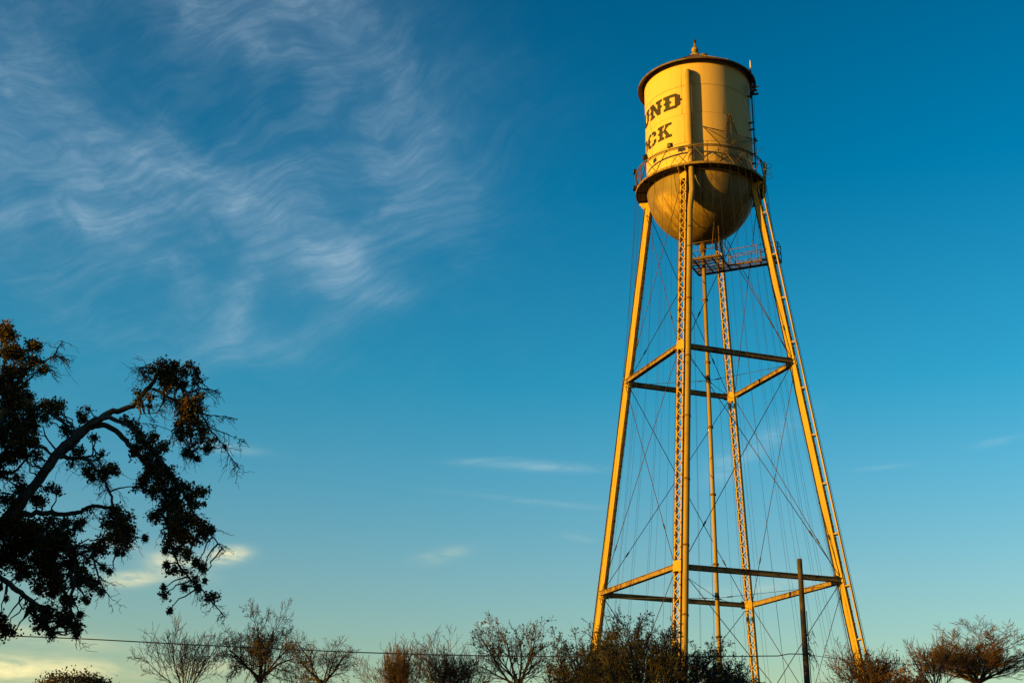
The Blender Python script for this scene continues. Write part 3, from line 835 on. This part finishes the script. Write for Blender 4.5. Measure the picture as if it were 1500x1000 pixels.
# ---- procedural bare trees
def grow(seed, levels, P):
    """returns polylines in a unit frame; P holds per-level settings"""
    rng = random.Random(seed); lines = []; tips = []; gs = rng.gauss; un = rng.uniform; sqrt = math.sqrt
    def branch(p, d, L, r, lv):
        k = P['seg'][lv]; wig = P['wig'][lv]; up = P['up'][lv]; st = L / (k - 1)
        x, y, z = p; dx, dy, dz = d; pts = [(x, y, z)]; dirs = []
        for i in range(k - 1):
            dx += gs(0, wig); dy += gs(0, wig); dz += gs(0, wig) + up
            n = 1 / sqrt(dx * dx + dy * dy + dz * dz); dx *= n; dy *= n; dz *= n
            x += dx * st; y += dy * st; z += dz * st; pts.append((x, y, z)); dirs.append((dx, dy, dz))
        tp = P['taper'][lv]; rad = [r * (1 + (tp - 1) * i / (k - 1)) for i in range(k)]
        lines.append((np.array(pts), np.array(rad), lv))
        if lv == levels - 1: tips.append(pts[-1]); return
        nc = max(1, int(round(P['kids'][lv] * un(.75, 1.25)))); ph = un(0, 2 * PI); s0 = P['start'][lv]
        for c in range(nc):
            t = min(s0 + (1 - s0) * ((c + un(.2, .9)) / nc), .99)
            f = t * (k - 1); i = min(int(f), k - 2); f -= i; a, b = pts[i], pts[i + 1]
            q = (a[0] + (b[0] - a[0]) * f, a[1] + (b[1] - a[1]) * f, a[2] + (b[2] - a[2]) * f)
            ax, ay, az = dirs[i]; ph += 2.4 + gs(0, .5)
            if abs(az) < .9: ux, uy, uz = ay, -ax, 0.0
            else: ux, uy, uz = 0.0, az, -ay
            n = 1 / sqrt(ux * ux + uy * uy + uz * uz); ux *= n; uy *= n; uz *= n
            wx, wy, wz = ay * uz - az * uy, az * ux - ax * uz, ax * uy - ay * ux
            ang = R_(P['ang'][lv] * un(.7, 1.3)) if lv or 'fan' not in P else R_(P['fan'] * math.sqrt((c + un(0, 1)) / nc)); ca, sa = math.cos(ang), math.sin(ang); cp, sp = math.cos(ph) * sa, math.sin(ph) * sa
            branch(q, (ax * ca + ux * cp + wx * sp, ay * ca + uy * cp + wy * sp, az * ca + uz * cp + wz * sp),
                   L * P['len'][lv] * un(.7, 1.25) * (1.15 - .45 * t), min(rad[i] * P['rr'][lv] * un(.8, 1.1), rad[i]), lv + 1)
    for s in range(P.get('stems', 1)):
        a = un(0, 2 * PI) + s * 2.4; lean = P.get('lean', .05) * un(.12, 1.28); h = math.hypot(1, lean); bs = P.get('base', 1) * .012
        branch((gs(0, bs), gs(0, bs), 0.), (math.cos(a) * lean / h, math.sin(a) * lean / h, 1 / h), P['L0'] * un(.85, 1.1), P['r0'], 0)
    return lines, np.array(tips)

SPREADING = dict(fan=72, L0=.30, r0=.034, seg=[4, 10, 9, 8, 6, 4], wig=[.04, .11, .14, .16, .18, .2], up=[.0, .02, .02, .02, .02, 0], taper=[.85, .45, .4, .4, .4, .5],
                 kids=[8, 6, 6, 5, 4], start=[.5, .22, .18, .15, .1], ang=[50, 46, 44, 46, 46], len=[2.8, .55, .58, .6, .6], rr=[.62, .58, .55, .5, .5])
UPRIGHT = dict(L0=.35, r0=.026, seg=[5, 9, 8, 7, 5, 4], wig=[.04, .07, .09, .1, .12, .14], up=[.02, .05, .06, .06, .05, .03], taper=[.8, .4, .4, .4, .4, .5],
               kids=[8, 6, 5, 4, 3], start=[.35, .18, .15, .12, .1], ang=[46, 34, 33, 33, 34], len=[1.9, .58, .56, .52, .5], rr=[.58, .56, .52, .5, .5])
DOME = dict(fan=60, L0=.22, r0=.030, seg=[4, 9, 8, 7, 5, 4], wig=[.03, .05, .07, .09, .1, .12], up=[.02, .03, .05, .06, .06, .05], taper=[.85, .4, .4, .4, .4, .5],
            kids=[16, 7, 6, 5, 3], start=[.75, .12, .12, .12, .1], ang=[52, 28, 30, 30, 30], len=[3.0, .66, .56, .52, .5], rr=[.5, .55, .52, .5, .5])
BROOM = dict(UPRIGHT, stems=9, lean=.5, L0=.5, r0=.014, kids=[6, 5, 4, 3, 3], len=[1.1, .6, .56, .52, .5], ang=[34, 32, 32, 32, 34], base=3)
SHRUB = dict(L0=.62, r0=.016, stems=9, lean=.55, base=4, seg=[8, 8, 7, 5, 4], wig=[.06, .09, .12, .15, .2], up=[.02, .04, .03, .03, .02], taper=[.5, .4, .4, .4, .4],
             kids=[8, 6, 5, 4], start=[.3, .15, .12, .1], ang=[38, 38, 40, 42], len=[.5, .5, .45, .42], rr=[.58, .54, .5, .5])

def put_tree(name, label, cat, seed, P, levels, px0, px1, ptop, Y, mat, group=None, tmin=.0085, leaf=None, depth=.9, cx=None, pf=1020):
    """a grown crown set on a trunk: crown spans px0..px1 wide, ptop..pf high, at ground distance Y"""
    lines, tips = grow(seed, levels, P)
    allp = np.concatenate([l[0] for l in lines])
    pm = (px0 + px1) / 2 if cx is None else cx
    topz = at(pm, ptop, Y)[2]; fz = max(.0, at(pm, pf, Y)[2])
    row = ptop + .45 * (min(pf, 1010) - ptop)
    X0, X1, Xc = at(px0, row, Y)[0], at(px1, row, Y)[0], at(pm, row, Y)[0]
    c0 = np.percentile(allp[:, 0], .3); c1 = np.percentile(allp[:, 0], 99.7); hy = np.percentile(np.abs(allp[:, 1]), 99.6); hz = np.percentile(allp[:, 2], 99.75)
    sx = (X1 - X0) / (c1 - c0); sy = (X1 - X0) / 2 * depth / hy; sz = (topz - fz) / hz
    sc = np.array([sx, sy, sz]); off = np.array([(X0 + X1) / 2 - sx * (c0 + c1) / 2 - Xc, 0, fz])
    gz = (sx + sz) / 2
    o = empty(name, (Xc + off[0], Y, 0)); tag(o, label, cat, group); off[0] = 0
    trunk = []; crown = []; r0 = P['r0'] * gz
    if fz > .3:
        rb = max(r0 * (P.get('stems', 1) ** .5), .07)
        k = 6; t = np.linspace(0, 1, k)
        trunk.append((np.stack([.12 * np.sin(t * 3), .1 * np.sin(t * 4 + 1) * t, t * (fz + .03)], 1) * np.array([1, 1, 1.]) - np.array([.12 * math.sin(3), .1 * math.sin(5), 0]) * t[:, None], rb * (1.5 - .5 * t)))
    for p, r, lv in lines:
        rr = np.maximum(r * gz, tmin)
        (trunk if lv == 0 else crown).append((p * sc + off, rr))
    tubes_mesh('trunk', trunk, mat, o)
    tubes_mesh('crown', crown, mat, o)
    if leaf:
        rng = np.random.default_rng(seed + 99)
        m, n, spread, size = leaf
        T = tips * sc + off
        if n < 1: T = T[rng.random(len(T)) < n]; n = 1
        C = np.repeat(T, n, 0) + rng.normal(size=(len(T) * n, 3)) * spread
        lf = leaves_mesh('leaves', C, size, m, o, rng); lf['kind'] = 'stuff'
    return o

BT = 'bare winter trees along the skyline'
VEE = dict(SPREADING, fan=55, kids=[6, 6, 5, 4, 3], wig=[.04, .07, .1, .12, .14, .16], up=[.02, .05, .05, .04, .03, .02], ang=[44, 36, 34, 36, 38], stems=2, lean=.3, r0=.02, base=2)
put_tree('bare_tree', 'pale V-branched bare tree with fine upright twigs under the oak branch tip', 'tree', 11, VEE, 5, 198, 338, 902, 64, M_bare1, BT, pf=1045)
put_tree('bare_tree', 'gnarled dark bare tree with a broad rounded crown crossed by the wire', 'tree', 29, SPREADING, 6, 318, 462, 879, 70, M_bare2, BT, pf=1030)
put_tree('bare_tree', 'small crooked bare tree beside the broad gnarled one', 'tree', 37, SPREADING, 5, 425, 525, 928, 78, M_bare2, BT, pf=1022)
put_tree('bare_tree', 'low reddish broom-like bare tree at the start of the thicket', 'tree', 41, BROOM, 5, 522, 632, 936, 82, M_bare3, BT, pf=1060)
put_tree('bare_tree', 'taller reddish bare thicket tree with dense upright twigs', 'tree', 43, BROOM, 5, 600, 732, 926, 76, M_bare3, BT, pf=1060)
put_tree('bare_tree', 'dark bare tree dotted with seed pods beside the reddish thicket', 'tree', 47, dict(UPRIGHT, stems=2, lean=.2, kids=[6, 5, 5, 4, 2], ang=[48, 40, 38, 36, 36]), 6, 686, 820, 898, 68, M_bare2, BT, leaf=(M_shrubleaf, .22, .05, .15), pf=1040)
LS = 'leafy dark shrubs at the tower foot'
put_tree('tall_shrub', 'dark twiggy shrub against the lit outer leg of the tower', 'shrub', 53, SHRUB, 5, 800, 915, 922, 60, M_shrub, LS, leaf=(M_shrubleaf, .5, .08, .10), pf=1085)
put_tree('tall_shrub', 'large domed dark shrub with small leaves before the laced leg and pipe', 'shrub', 59, dict(SHRUB, stems=20, lean=.85, kids=[7, 5, 5, 4]), 5, 848, 1080, 906, 56, M_shrub, LS, leaf=(M_shrubleaf, .5, .06, .10), pf=1090)
put_tree('tall_shrub', 'low dark shrub beneath the far laced leg', 'shrub', 61, SHRUB, 5, 1000, 1128, 955, 60, M_shrub, LS, leaf=(M_shrubleaf, .8, .08, .10), pf=1090)
DB = None
put_tree('dry_bush', 'rusty brown dry-leaved bush low between thicket and outer leg', 'bush', 67, SHRUB, 4, 795, 885, 965, 72, M_bare3, DB, leaf=(M_dryleaf, 1, .12, .13), pf=1080)
put_tree('dry_bush', 'rusty dry bush low at the foot of the small crooked tree', 'bush', 68, SHRUB, 4, 420, 510, 986, 86, M_bare3, DB, leaf=(M_dryleaf, 1, .12, .13), pf=1080)
put_tree('bare_tree', 'brown twiggy bare tree right behind the ladder leg', 'tree', 71, BROOM, 5, 1215, 1352, 942, 66, M_bare3, BT, leaf=(M_dryleaf, .12, .06, .12), pf=1060)
put_tree('bare_tree', 'thin sapling-like bare tree rising before the big round one', 'tree', 73, UPRIGHT, 5, 1325, 1405, 926, 68, M_bare3, BT, pf=1040)
put_tree('bare_tree', 'big round-crowned bare tree with dense sunlit brown twigs', 'tree', 79, DOME, 6, 1346, 1526, 909, 70, M_bare3, BT, cx=1437, pf=1022)
put_tree('dry_bush', 'leafy rusty bush tangled low behind the ladder leg foot', 'bush', 83, SHRUB, 4, 1285, 1370, 972, 64, M_bare3, DB, leaf=(M_dryleaf, 1, .12, .13), pf=1080)

def round_tree():
    rng = np.random.default_rng(5); Y = 95.0
    c = at(112, 985, Y); H = c[2]; o = empty('leafy_tree', (c[0], Y, 0)); tag(o, 'top of a rounded leafy evergreen tree below the cream cloud bank', 'tree')
    tr = [(np.array([[0, 0, 0], [.1, 0, H * .3], [0, 0, H * .6]]), np.array([.3, .25, .15]))]
    for k in range(14):
        a = rng.uniform(0, 2 * PI); e = np.array([math.cos(a) * 3.0, math.sin(a) * 3.0, H * rng.uniform(.7, .92)])
        tr.append((np.array([[0, 0, H * .4], e * .5 + np.array([0, 0, H * .28]), e]), np.array([.12, .07, .03])))
    tubes_mesh('trunk', tr, M_bark, o)
    C = []
    for k in range(160):
        a = rng.uniform(0, 2 * PI); ph = math.acos(rng.uniform(-.5, 1)); r = 1.0
        q = np.array([math.cos(a) * math.sin(ph) * 2.9, math.sin(a) * math.sin(ph) * 2.9, H - 2.3 + 2.1 * math.cos(ph)]) * np.array([1, 1, 1])
        C.append(q + rng.normal(size=(70, 3)) * .28)
    lf = leaves_mesh('crown', np.concatenate(C), .2, M_oakleaf, o, rng); lf['kind'] = 'stuff'
round_tree()

# ---- the belt of evergreen trees toward the low sun that shades everything near the ground
def woodland():
    rng = np.random.default_rng(77); C = []; tr = []
    sx, sy = -math.cos(SUN_AZ), -math.sin(SUN_AZ)            # down-sun direction
    cx, cy = -46.0, 31.0
    for k in range(37):
        u = -32.7 + k * 2.9 + rng.normal() * .8; v = rng.normal() * 3.0     # along / across the belt
        x = cx - sy * u + sx * v; y = cy + sx * u + sy * v
        H = (14.3 if u < -20.3 else 12.3 if u < -10 else 16.6 if u < 8 else 15.8) + rng.normal() * (.5 if u < -10 else .9); r = rng.uniform(2.2, 3.2)
        tr.append((np.array([[x, y, 0], [x + .2, y, H * .35], [x, y, H * .75]]), np.array([.35, .28, .12])))
        for q in range(60):
            d = rng.normal(size=3); d /= np.linalg.norm(d); d *= rng.uniform(.4, 1) ** .4
            C.append(np.array([x, y, H * .56]) + d * np.array([r, r, H * .44]) + rng.normal(size=(22, 3)) * .42)
    o = tubes_mesh('woodland', tr, M_bark, None); tag(o, 'belt of dark evergreen trees toward the low sun', 'woodland', kind='stuff')
    leaves_mesh('foliage', np.concatenate(C), .40, M_shrubleaf, o, rng)['kind'] = 'stuff'
woodland()

# ---- the oak at the left, limbs spread toward the tower
def oak():
    rng = np.random.default_rng(17); Y0 = 25.0
    PXM = Y0 / FPX                                   # metres per photo pixel at the oak
    base = at(-262, 1180, Y0); base[2] = 0
    o = empty('oak_tree', tuple(base)); tag(o, 'old dark oak with arching drooping limbs, moss clumps and few brown leaves', 'tree')
    B = base
    def P3(x, y, dy=0.0): return at(x, y, Y0 + dy)
    limbs = [
        # (pixels, depth start, depth end, widths in px)
        ([(-250, 1150), (-225, 1080), (-190, 990), (-120, 900), (-50, 830), (0, 775), (22, 746), (50, 712), (80, 672), (100, 650), (118, 633), (140, 617), (165, 603), (190, 597), (208, 580), (222, 562), (232, 548), (246, 540)], 0, .6, [62, 60, 48, 40, 30, 24, 19, 15, 15, 20, 15, 12, 9.5, 8, 7.5, 7, 5.5, 4]),
        ([(104, 647), (130, 628), (150, 622), (165, 628), (185, 645), (205, 668), (222, 688), (236, 712), (245, 740), (247, 770), (252, 800), (262, 825), (280, 850), (300, 870), (318, 890), (332, 905)], .3, .9, [12, 11, 9, 8.5, 8, 8, 7, 6, 5, 4, 3.5, 3, 2.5, 2.2, 1.8, 1]),
        ([(118, 632), (148, 613), (165, 612), (190, 625), (215, 650), (240, 680), (262, 710), (280, 745), (300, 770), (315, 790), (330, 808)], .3, -.5, [8, 7, 7, 6.5, 6, 6, 5, 4, 3, 2, 1]),
        ([(88, 668), (108, 672), (125, 671), (137, 683), (148, 698), (157, 712), (163, 728), (168, 750), (175, 775), (183, 795)], .3, -.6, [8, 6, 5.5, 5, 4.5, 4.2, 4, 3.5, 3, 2]),
        ([(122, 671), (139, 667), (146, 678), (152, 686)], .2, .2, [4, 3, 2, 1]),
        ([(10, 758), (45, 752), (70, 751), (95, 752), (115, 750), (128, 743), (148, 742), (165, 745), (176, 760), (186, 785), (178, 800), (168, 815), (165, 832)], .2, .8, [14, 9, 8, 7, 7, 6, 5.5, 5, 4.5, 4, 3, 2.5, 1.5]),
        ([(-120, 790), (-40, 822), (0, 845), (20, 860), (40, 875), (60, 890), (68, 910), (74, 932)], -.8, -.6, [12, 10, 8, 8, 7, 7, 5, 3]),
        ([(5, 768), (40, 790), (70, 815), (85, 850), (100, 880), (110, 915), (112, 938)], .2, 1.0, [12, 10, 8, 6, 5, 3, 2]),
        ([(30, 765), (70, 790), (105, 803), (110, 840), (105, 870), (95, 900)], 0, -.8, [10, 8, 7, 5, 4, 2]),
        ([(100, 800), (130, 802), (140, 828), (148, 858), (156, 868)], -.5, -.9, [5, 4, 3, 2, 1.2]),
        ([(232, 550), (250, 555), (265, 570), (278, 590), (288, 612), (293, 632)], .6, .9, [5, 4.5, 4, 3.5, 3, 2]),
        ([(224, 568), (245, 580), (262, 592), (275, 610), (279, 640), (277, 662)], .6, .3, [4.5, 4, 3.8, 3.2, 2.5, 1.4]),
        ([(262, 565), (274, 574), (290, 570), (310, 570), (323, 577)], .7, 1.0, [3.5, 3, 2.5, 2, 1]),
        ([(288, 572), (292, 590), (298, 606), (322, 609), (344, 613)], .8, 1.2, [3, 2.6, 2.2, 1.6, .8]),
        ([(290, 600), (305, 625), (318, 640), (330, 655), (340, 674), (348, 679)], .8, 1.2, [3, 2.6, 2.2, 2, 1.4, .8]),
        ([(290, 608), (291, 628), (297, 645)], .8, .7, [2.5, 2, 1.4]), ([(284, 620), (281, 645), (288, 660)], .8, .5, [2, 1.6, 1.2]), ([(304, 624), (322, 632), (350, 643)], .9, 1.4, [2, 1.5, .7]),
        ([(236, 548), (222, 545), (210, 537), (203, 541)], .5, .2, [3, 2.2, 1.6, .8]), ([(244, 582), (236, 595), (228, 604), (206, 606)], .5, 0, [2, 1.6, 1.4, .7]),
        ([(300, 565), (292, 556), (306, 553)], .8, .8, [2, 1.6, .8]), ([(262, 640), (245, 628), (225, 622), (200, 618)], .4, -.2, [1, 1, 1, .8]),
        # upper crown limb
        ([(-190, 990), (-150, 860), (-110, 750), (-60, 680), (-10, 640), (10, 600), (20, 575), (30, 555), (45, 538), (62, 530), (78, 521), (91, 499)], 0, 1.6, [40, 32, 26, 18, 12, 9, 7, 6, 4, 3, 2.4, 1]),
        ([(74, 523), (88, 522), (101, 528)], 1.6, 1.8, [2, 1.5, .8]), ([(62, 530), (68, 534), (68, 545)], 1.6, 1.4, [2, 2, .8]),
        ([(-60, 720), (-10, 690), (5, 668), (20, 642), (40, 622), (60, 604), (75, 600), (92, 594)], .5, 2.0, [14, 10, 8, 6, 5, 4, 3, 1.5]),
        ([(-60, 660), (-20, 600), (0, 560), (8, 520), (8, 485)], 1, 1.5, [12, 8, 6, 4, 2]),
        ([(0, 695), (25, 688), (40, 670), (52, 662), (53, 682)], .8, .8, [6, 4, 3, 2.5, 1]),
    ]
    lines = []; node = []
    for pts, d0, d1, w in limbs:
        k = len(pts)
        q = [P3(x, y, d0 + (d1 - d0) * i / (k - 1)) for i, (x, y) in enumerate(pts)]
        qs = np.array(smooth_path(q, 4)); ws = np.interp(np.linspace(0, k - 1, len(qs)), range(k), w)
        qs = qs + rng.normal(size=qs.shape) * (.006 + .0008 * ws[:, None])
        lines.append((qs - B, ws * PXM / 2)); node += [(p, r) for p, r in zip(qs, ws * PXM / 2)]
    # trunk part first
    pts0, r0 = lines[0]
    pts0 = np.concatenate([[[0, 0, 0]], [[.05, 0, 1.0]], pts0]); r0 = np.concatenate([[.62], [.46], r0])
    tubes_mesh('trunk', [(pts0, r0)], M_bark, o, thick=.01)
    for l in lines[1:]: tubes_mesh('limb', [l], M_bark, o, thick=.004)
    NP = np.array([n[0] for n in node]); 
    # foliage clumps: (x, y, r) in photo pixels; b = tight round moss clump
    leafb = [(5,485,13),(15,490,10),(10,515,13),(27,520,12),(45,505,8),(55,508,8),(50,528,9),(35,540,11),(15,548,13),(5,565,15),(20,575,13),(35,562,6),(60,541,5),(66,541,4),(10,595,15),(30,590,11),(40,580,9),(45,600,11),(20,620,17),(45,620,13),(62,595,7),(75,592,7),(86,593,7),(80,605,6),(65,612,8),(5,640,15),(30,645,15),(50,645,9),(15,670,13),(35,665,9),(0,690,12),(55,665,5),(25,700,6),
        (30,715,9),(20,735,11),(35,725,8),(5,730,8),(75,715,7),(85,718,5),(60,735,7),(50,730,7),(95,630,7),(115,605,4),(122,612,7),(130,600,4),(108,660,4),(70,690,3),(112,664,5),(120,659,4),(103,680,4),(138,640,5),(128,690,5),(135,698,6),(155,690,8),(162,686,6),(168,690,4),(150,662,3),
        (225,540,6),(235,535,8),(245,545,11),(255,540,11),(240,560,9),(255,558,10),(270,545,7),(286,545,6),(285,556,5),(279,535,5),(270,562,6),(213,552,5),(200,574,5),(205,588,4),(219,582,6),(262,588,7),(275,590,9),(285,595,9),(290,582,7),(270,605,11),(280,615,11),(264,620,8),(288,620,7),(275,634,7),(262,632,6),(298,640,4),(312,645,4),
        (185,615,6),(195,625,7),(205,640,9),(215,650,8),(225,640,6),(228,658,7),(240,655,6),(200,655,6),(215,670,9),(230,680,11),(240,690,9),(250,700,7),(220,690,9),(210,700,8),(195,665,4),(235,705,11),(225,720,10),(210,712,6),(250,720,11),(262,712,8),(275,715,7),(290,720,8),(300,718,5),(245,740,11),(262,740,11),(280,735,7),(255,760,12),(275,760,11),(290,770,9),(300,775,8),(225,755,6),(235,745,5),(255,780,12),(270,785,11),(285,790,7),(245,795,8),(260,805,9),(275,810,7),(255,835,6),(272,840,5),(285,845,5),(240,872,6),(305,874,5),(315,872,4),(232,760,4),
        (160,765,11),(175,770,11),(170,750,9),(185,760,9),(190,775,7),(175,790,9),(188,788,7),(165,785,8),(150,790,5),(145,800,9),(140,806,8),(185,800,4),(132,748,3),(120,765,6),(110,770,8),(95,765,8),(75,762,8),
        (20,770,20),(50,775,16),(80,785,16),(40,795,19),(70,800,16),(95,795,13),(105,810,10),(20,800,17),(5,820,13),(30,825,11),(60,820,13),(80,830,13),(40,840,9),(65,845,11),(85,855,13),(108,830,11),(110,850,8),(120,840,7),(130,850,8),(140,855,8),(125,875,5),(105,880,6),(95,875,8),(60,865,7),(75,870,6),(55,860,6),(70,895,9),(65,905,9),(40,890,5),(50,895,6),(90,900,9),(100,905,8),(105,915,7),(65,915,6),(113,915,5),(52,920,4),(5,915,8),(10,925,8),(20,925,4),(0,905,7),(128,818,6)]
    ballb = [(266,643,5),(272,667,8),(281,668,5),(303,657,8.5),(289,671,5),(328,654,3),(298,738,3.5),(310,776,6),(242,805,5),(245,825,6),(290,825,8),(297,835,7),(300,851,4),(270,860,6),(240,860,5),(290,860,6),(248,893,5),(213,788,5),(170,809,5),(180,810,3.5),(151,830,5),(160,837,5),(25,845,6.5),(148,867,5),(127,881,4),(85,911,5),(118,901,6),(75,926,8),(112,926,6.5),(10,876,4),(150,665,3),(275,730,5),(262,770,7),(300,780,6)]
    tw_l = []; LC = []; BC = []; FC = []
    def link(c):
        d = np.linalg.norm(NP - c, axis=1) ; return NP[np.argmin(d)]
    def curve(a, b, k=6, sag=.12, jit=.05):
        L = np.linalg.norm(b - a); t = np.linspace(0, 1, k)[:, None]
        p = a + (b - a) * t + np.array([0, 0, 1.]) * sag * L * (t * (1 - t) * 4) * rng.uniform(-.2, 1)
        return p + rng.normal(size=(k, 3)) * jit * L * (np.sin(PI * t))
    def clump(x, y, r, ball=False, dy=None, dens=1.0, leafk=1.0):
        c0 = P3(x, y, 0); n = link(c0); dep = (n[1] - Y0) + rng.normal() * r * PXM * .8 if dy is None else dy
        c = P3(x, y, dep); R = r * PXM
        if dy is None: tw_l.append((curve(n, c, 7) - B, np.linspace(.022, .01, 7)))
        for k in range(int(4 + r * 1.1)):
            v = rng.normal(size=3); v /= np.linalg.norm(v); v[2] -= .25
            e = c + v * R * rng.uniform(.7, 1.25); tw_l.append((curve(c, e, 5, .15, .1) - B, np.linspace(.008, .0035, 5)))
            for q in range(2):
                a = c + (e - c) * rng.uniform(.3, .9); v2 = v + rng.normal(size=3) * .7; v2[2] -= .2
                tw_l.append((curve(a, a + v2 * R * rng.uniform(.3, .7), 4, .1, .1) - B, np.linspace(.005, .0028, 4)))
        if ball:
            nn = int(120 + r * r * 6); v = rng.normal(size=(nn, 3)); v /= np.linalg.norm(v, axis=1, keepdims=True)
            BC.append(c + rng.normal(size=(nn, 3)) * R * np.array([.42, .42, .5]) + rng.normal(size=3) * R * .2 - B)
        else:
            # leaves sit in small tufts inside the clump
            nt = max(4, int(r * r * (.46 if r < 12.5 else .6) * dens)); tc = rng.normal(size=(nt, 3)) * R * .52
            for t_ in tc:
                (LC if leafk == 1 else FC).append(c + t_ + rng.normal(size=(rng.integers(5, 10), 3)) * .042 * leafk - B)
    for x, y, r in leafb: clump(x, y, r)
    for x, y, r in leafb:
        if rng.random() < .55 and x > 15: clump(x + rng.normal() * r * .8, y + abs(rng.normal()) * r * .9, r * .6)
    for x, y, r in ballb: clump(x, y, r, True)
    # bare drooping twigs, many along the outer limbs
    outer = [i for i, (p, r) in enumerate(node) if r < .045 and ray(0, 0) is not None]
    for k in range(800):
        p, r = node[outer[rng.integers(len(outer))]]
        v = np.array([rng.normal() * .55 + .15, rng.normal() * .5, rng.normal() * .35 - .5]); v /= np.linalg.norm(v)
        L = rng.uniform(.10, .40); main = curve(p, p + v * L, 7, .15, .07); tw_l.append((main - B, np.linspace(.009, .0035, 7)))
        for q in range(rng.integers(2, 6)):
            a = main[rng.integers(2, 7)]; v2 = v + rng.normal(size=3) * .6
            tw_l.append((curve(a, a + v2 * L * rng.uniform(.2, .5), 5, .1, .1) - B, np.linspace(.0055, .003, 5)))
    # the rest of the crown, out of frame to the left, which shades the limbs
    for k in range(330):
        a = rng.uniform(0, 1); x = rng.uniform(-640, -62); y = rng.uniform(540, 930) + (max(0, -x - 420) * .3); dy = (x + 22) * PXM * .47 + rng.normal() * 1.8
        clump(x, y, rng.uniform(16, 30), False, dy, .07, 4.0)
    tubes_mesh('twigs', tw_l, M_bark, o)['kind'] = 'stuff'
    LCc = np.concatenate(LC)
    lf = leaves_mesh('leaves', LCc, .066, M_oakleaf, o, rng, droop=(0, 0, -.2)); lf['kind'] = 'stuff'
    lf = leaves_mesh('outer_leaves', np.concatenate(FC), .26, M_oakleaf, o, rng, droop=(0, 0, -.2)); lf['kind'] = 'stuff'
    lf = leaves_mesh('moss_clumps', np.concatenate(BC), .042, M_ball, o, rng); lf['kind'] = 'stuff'
oak()
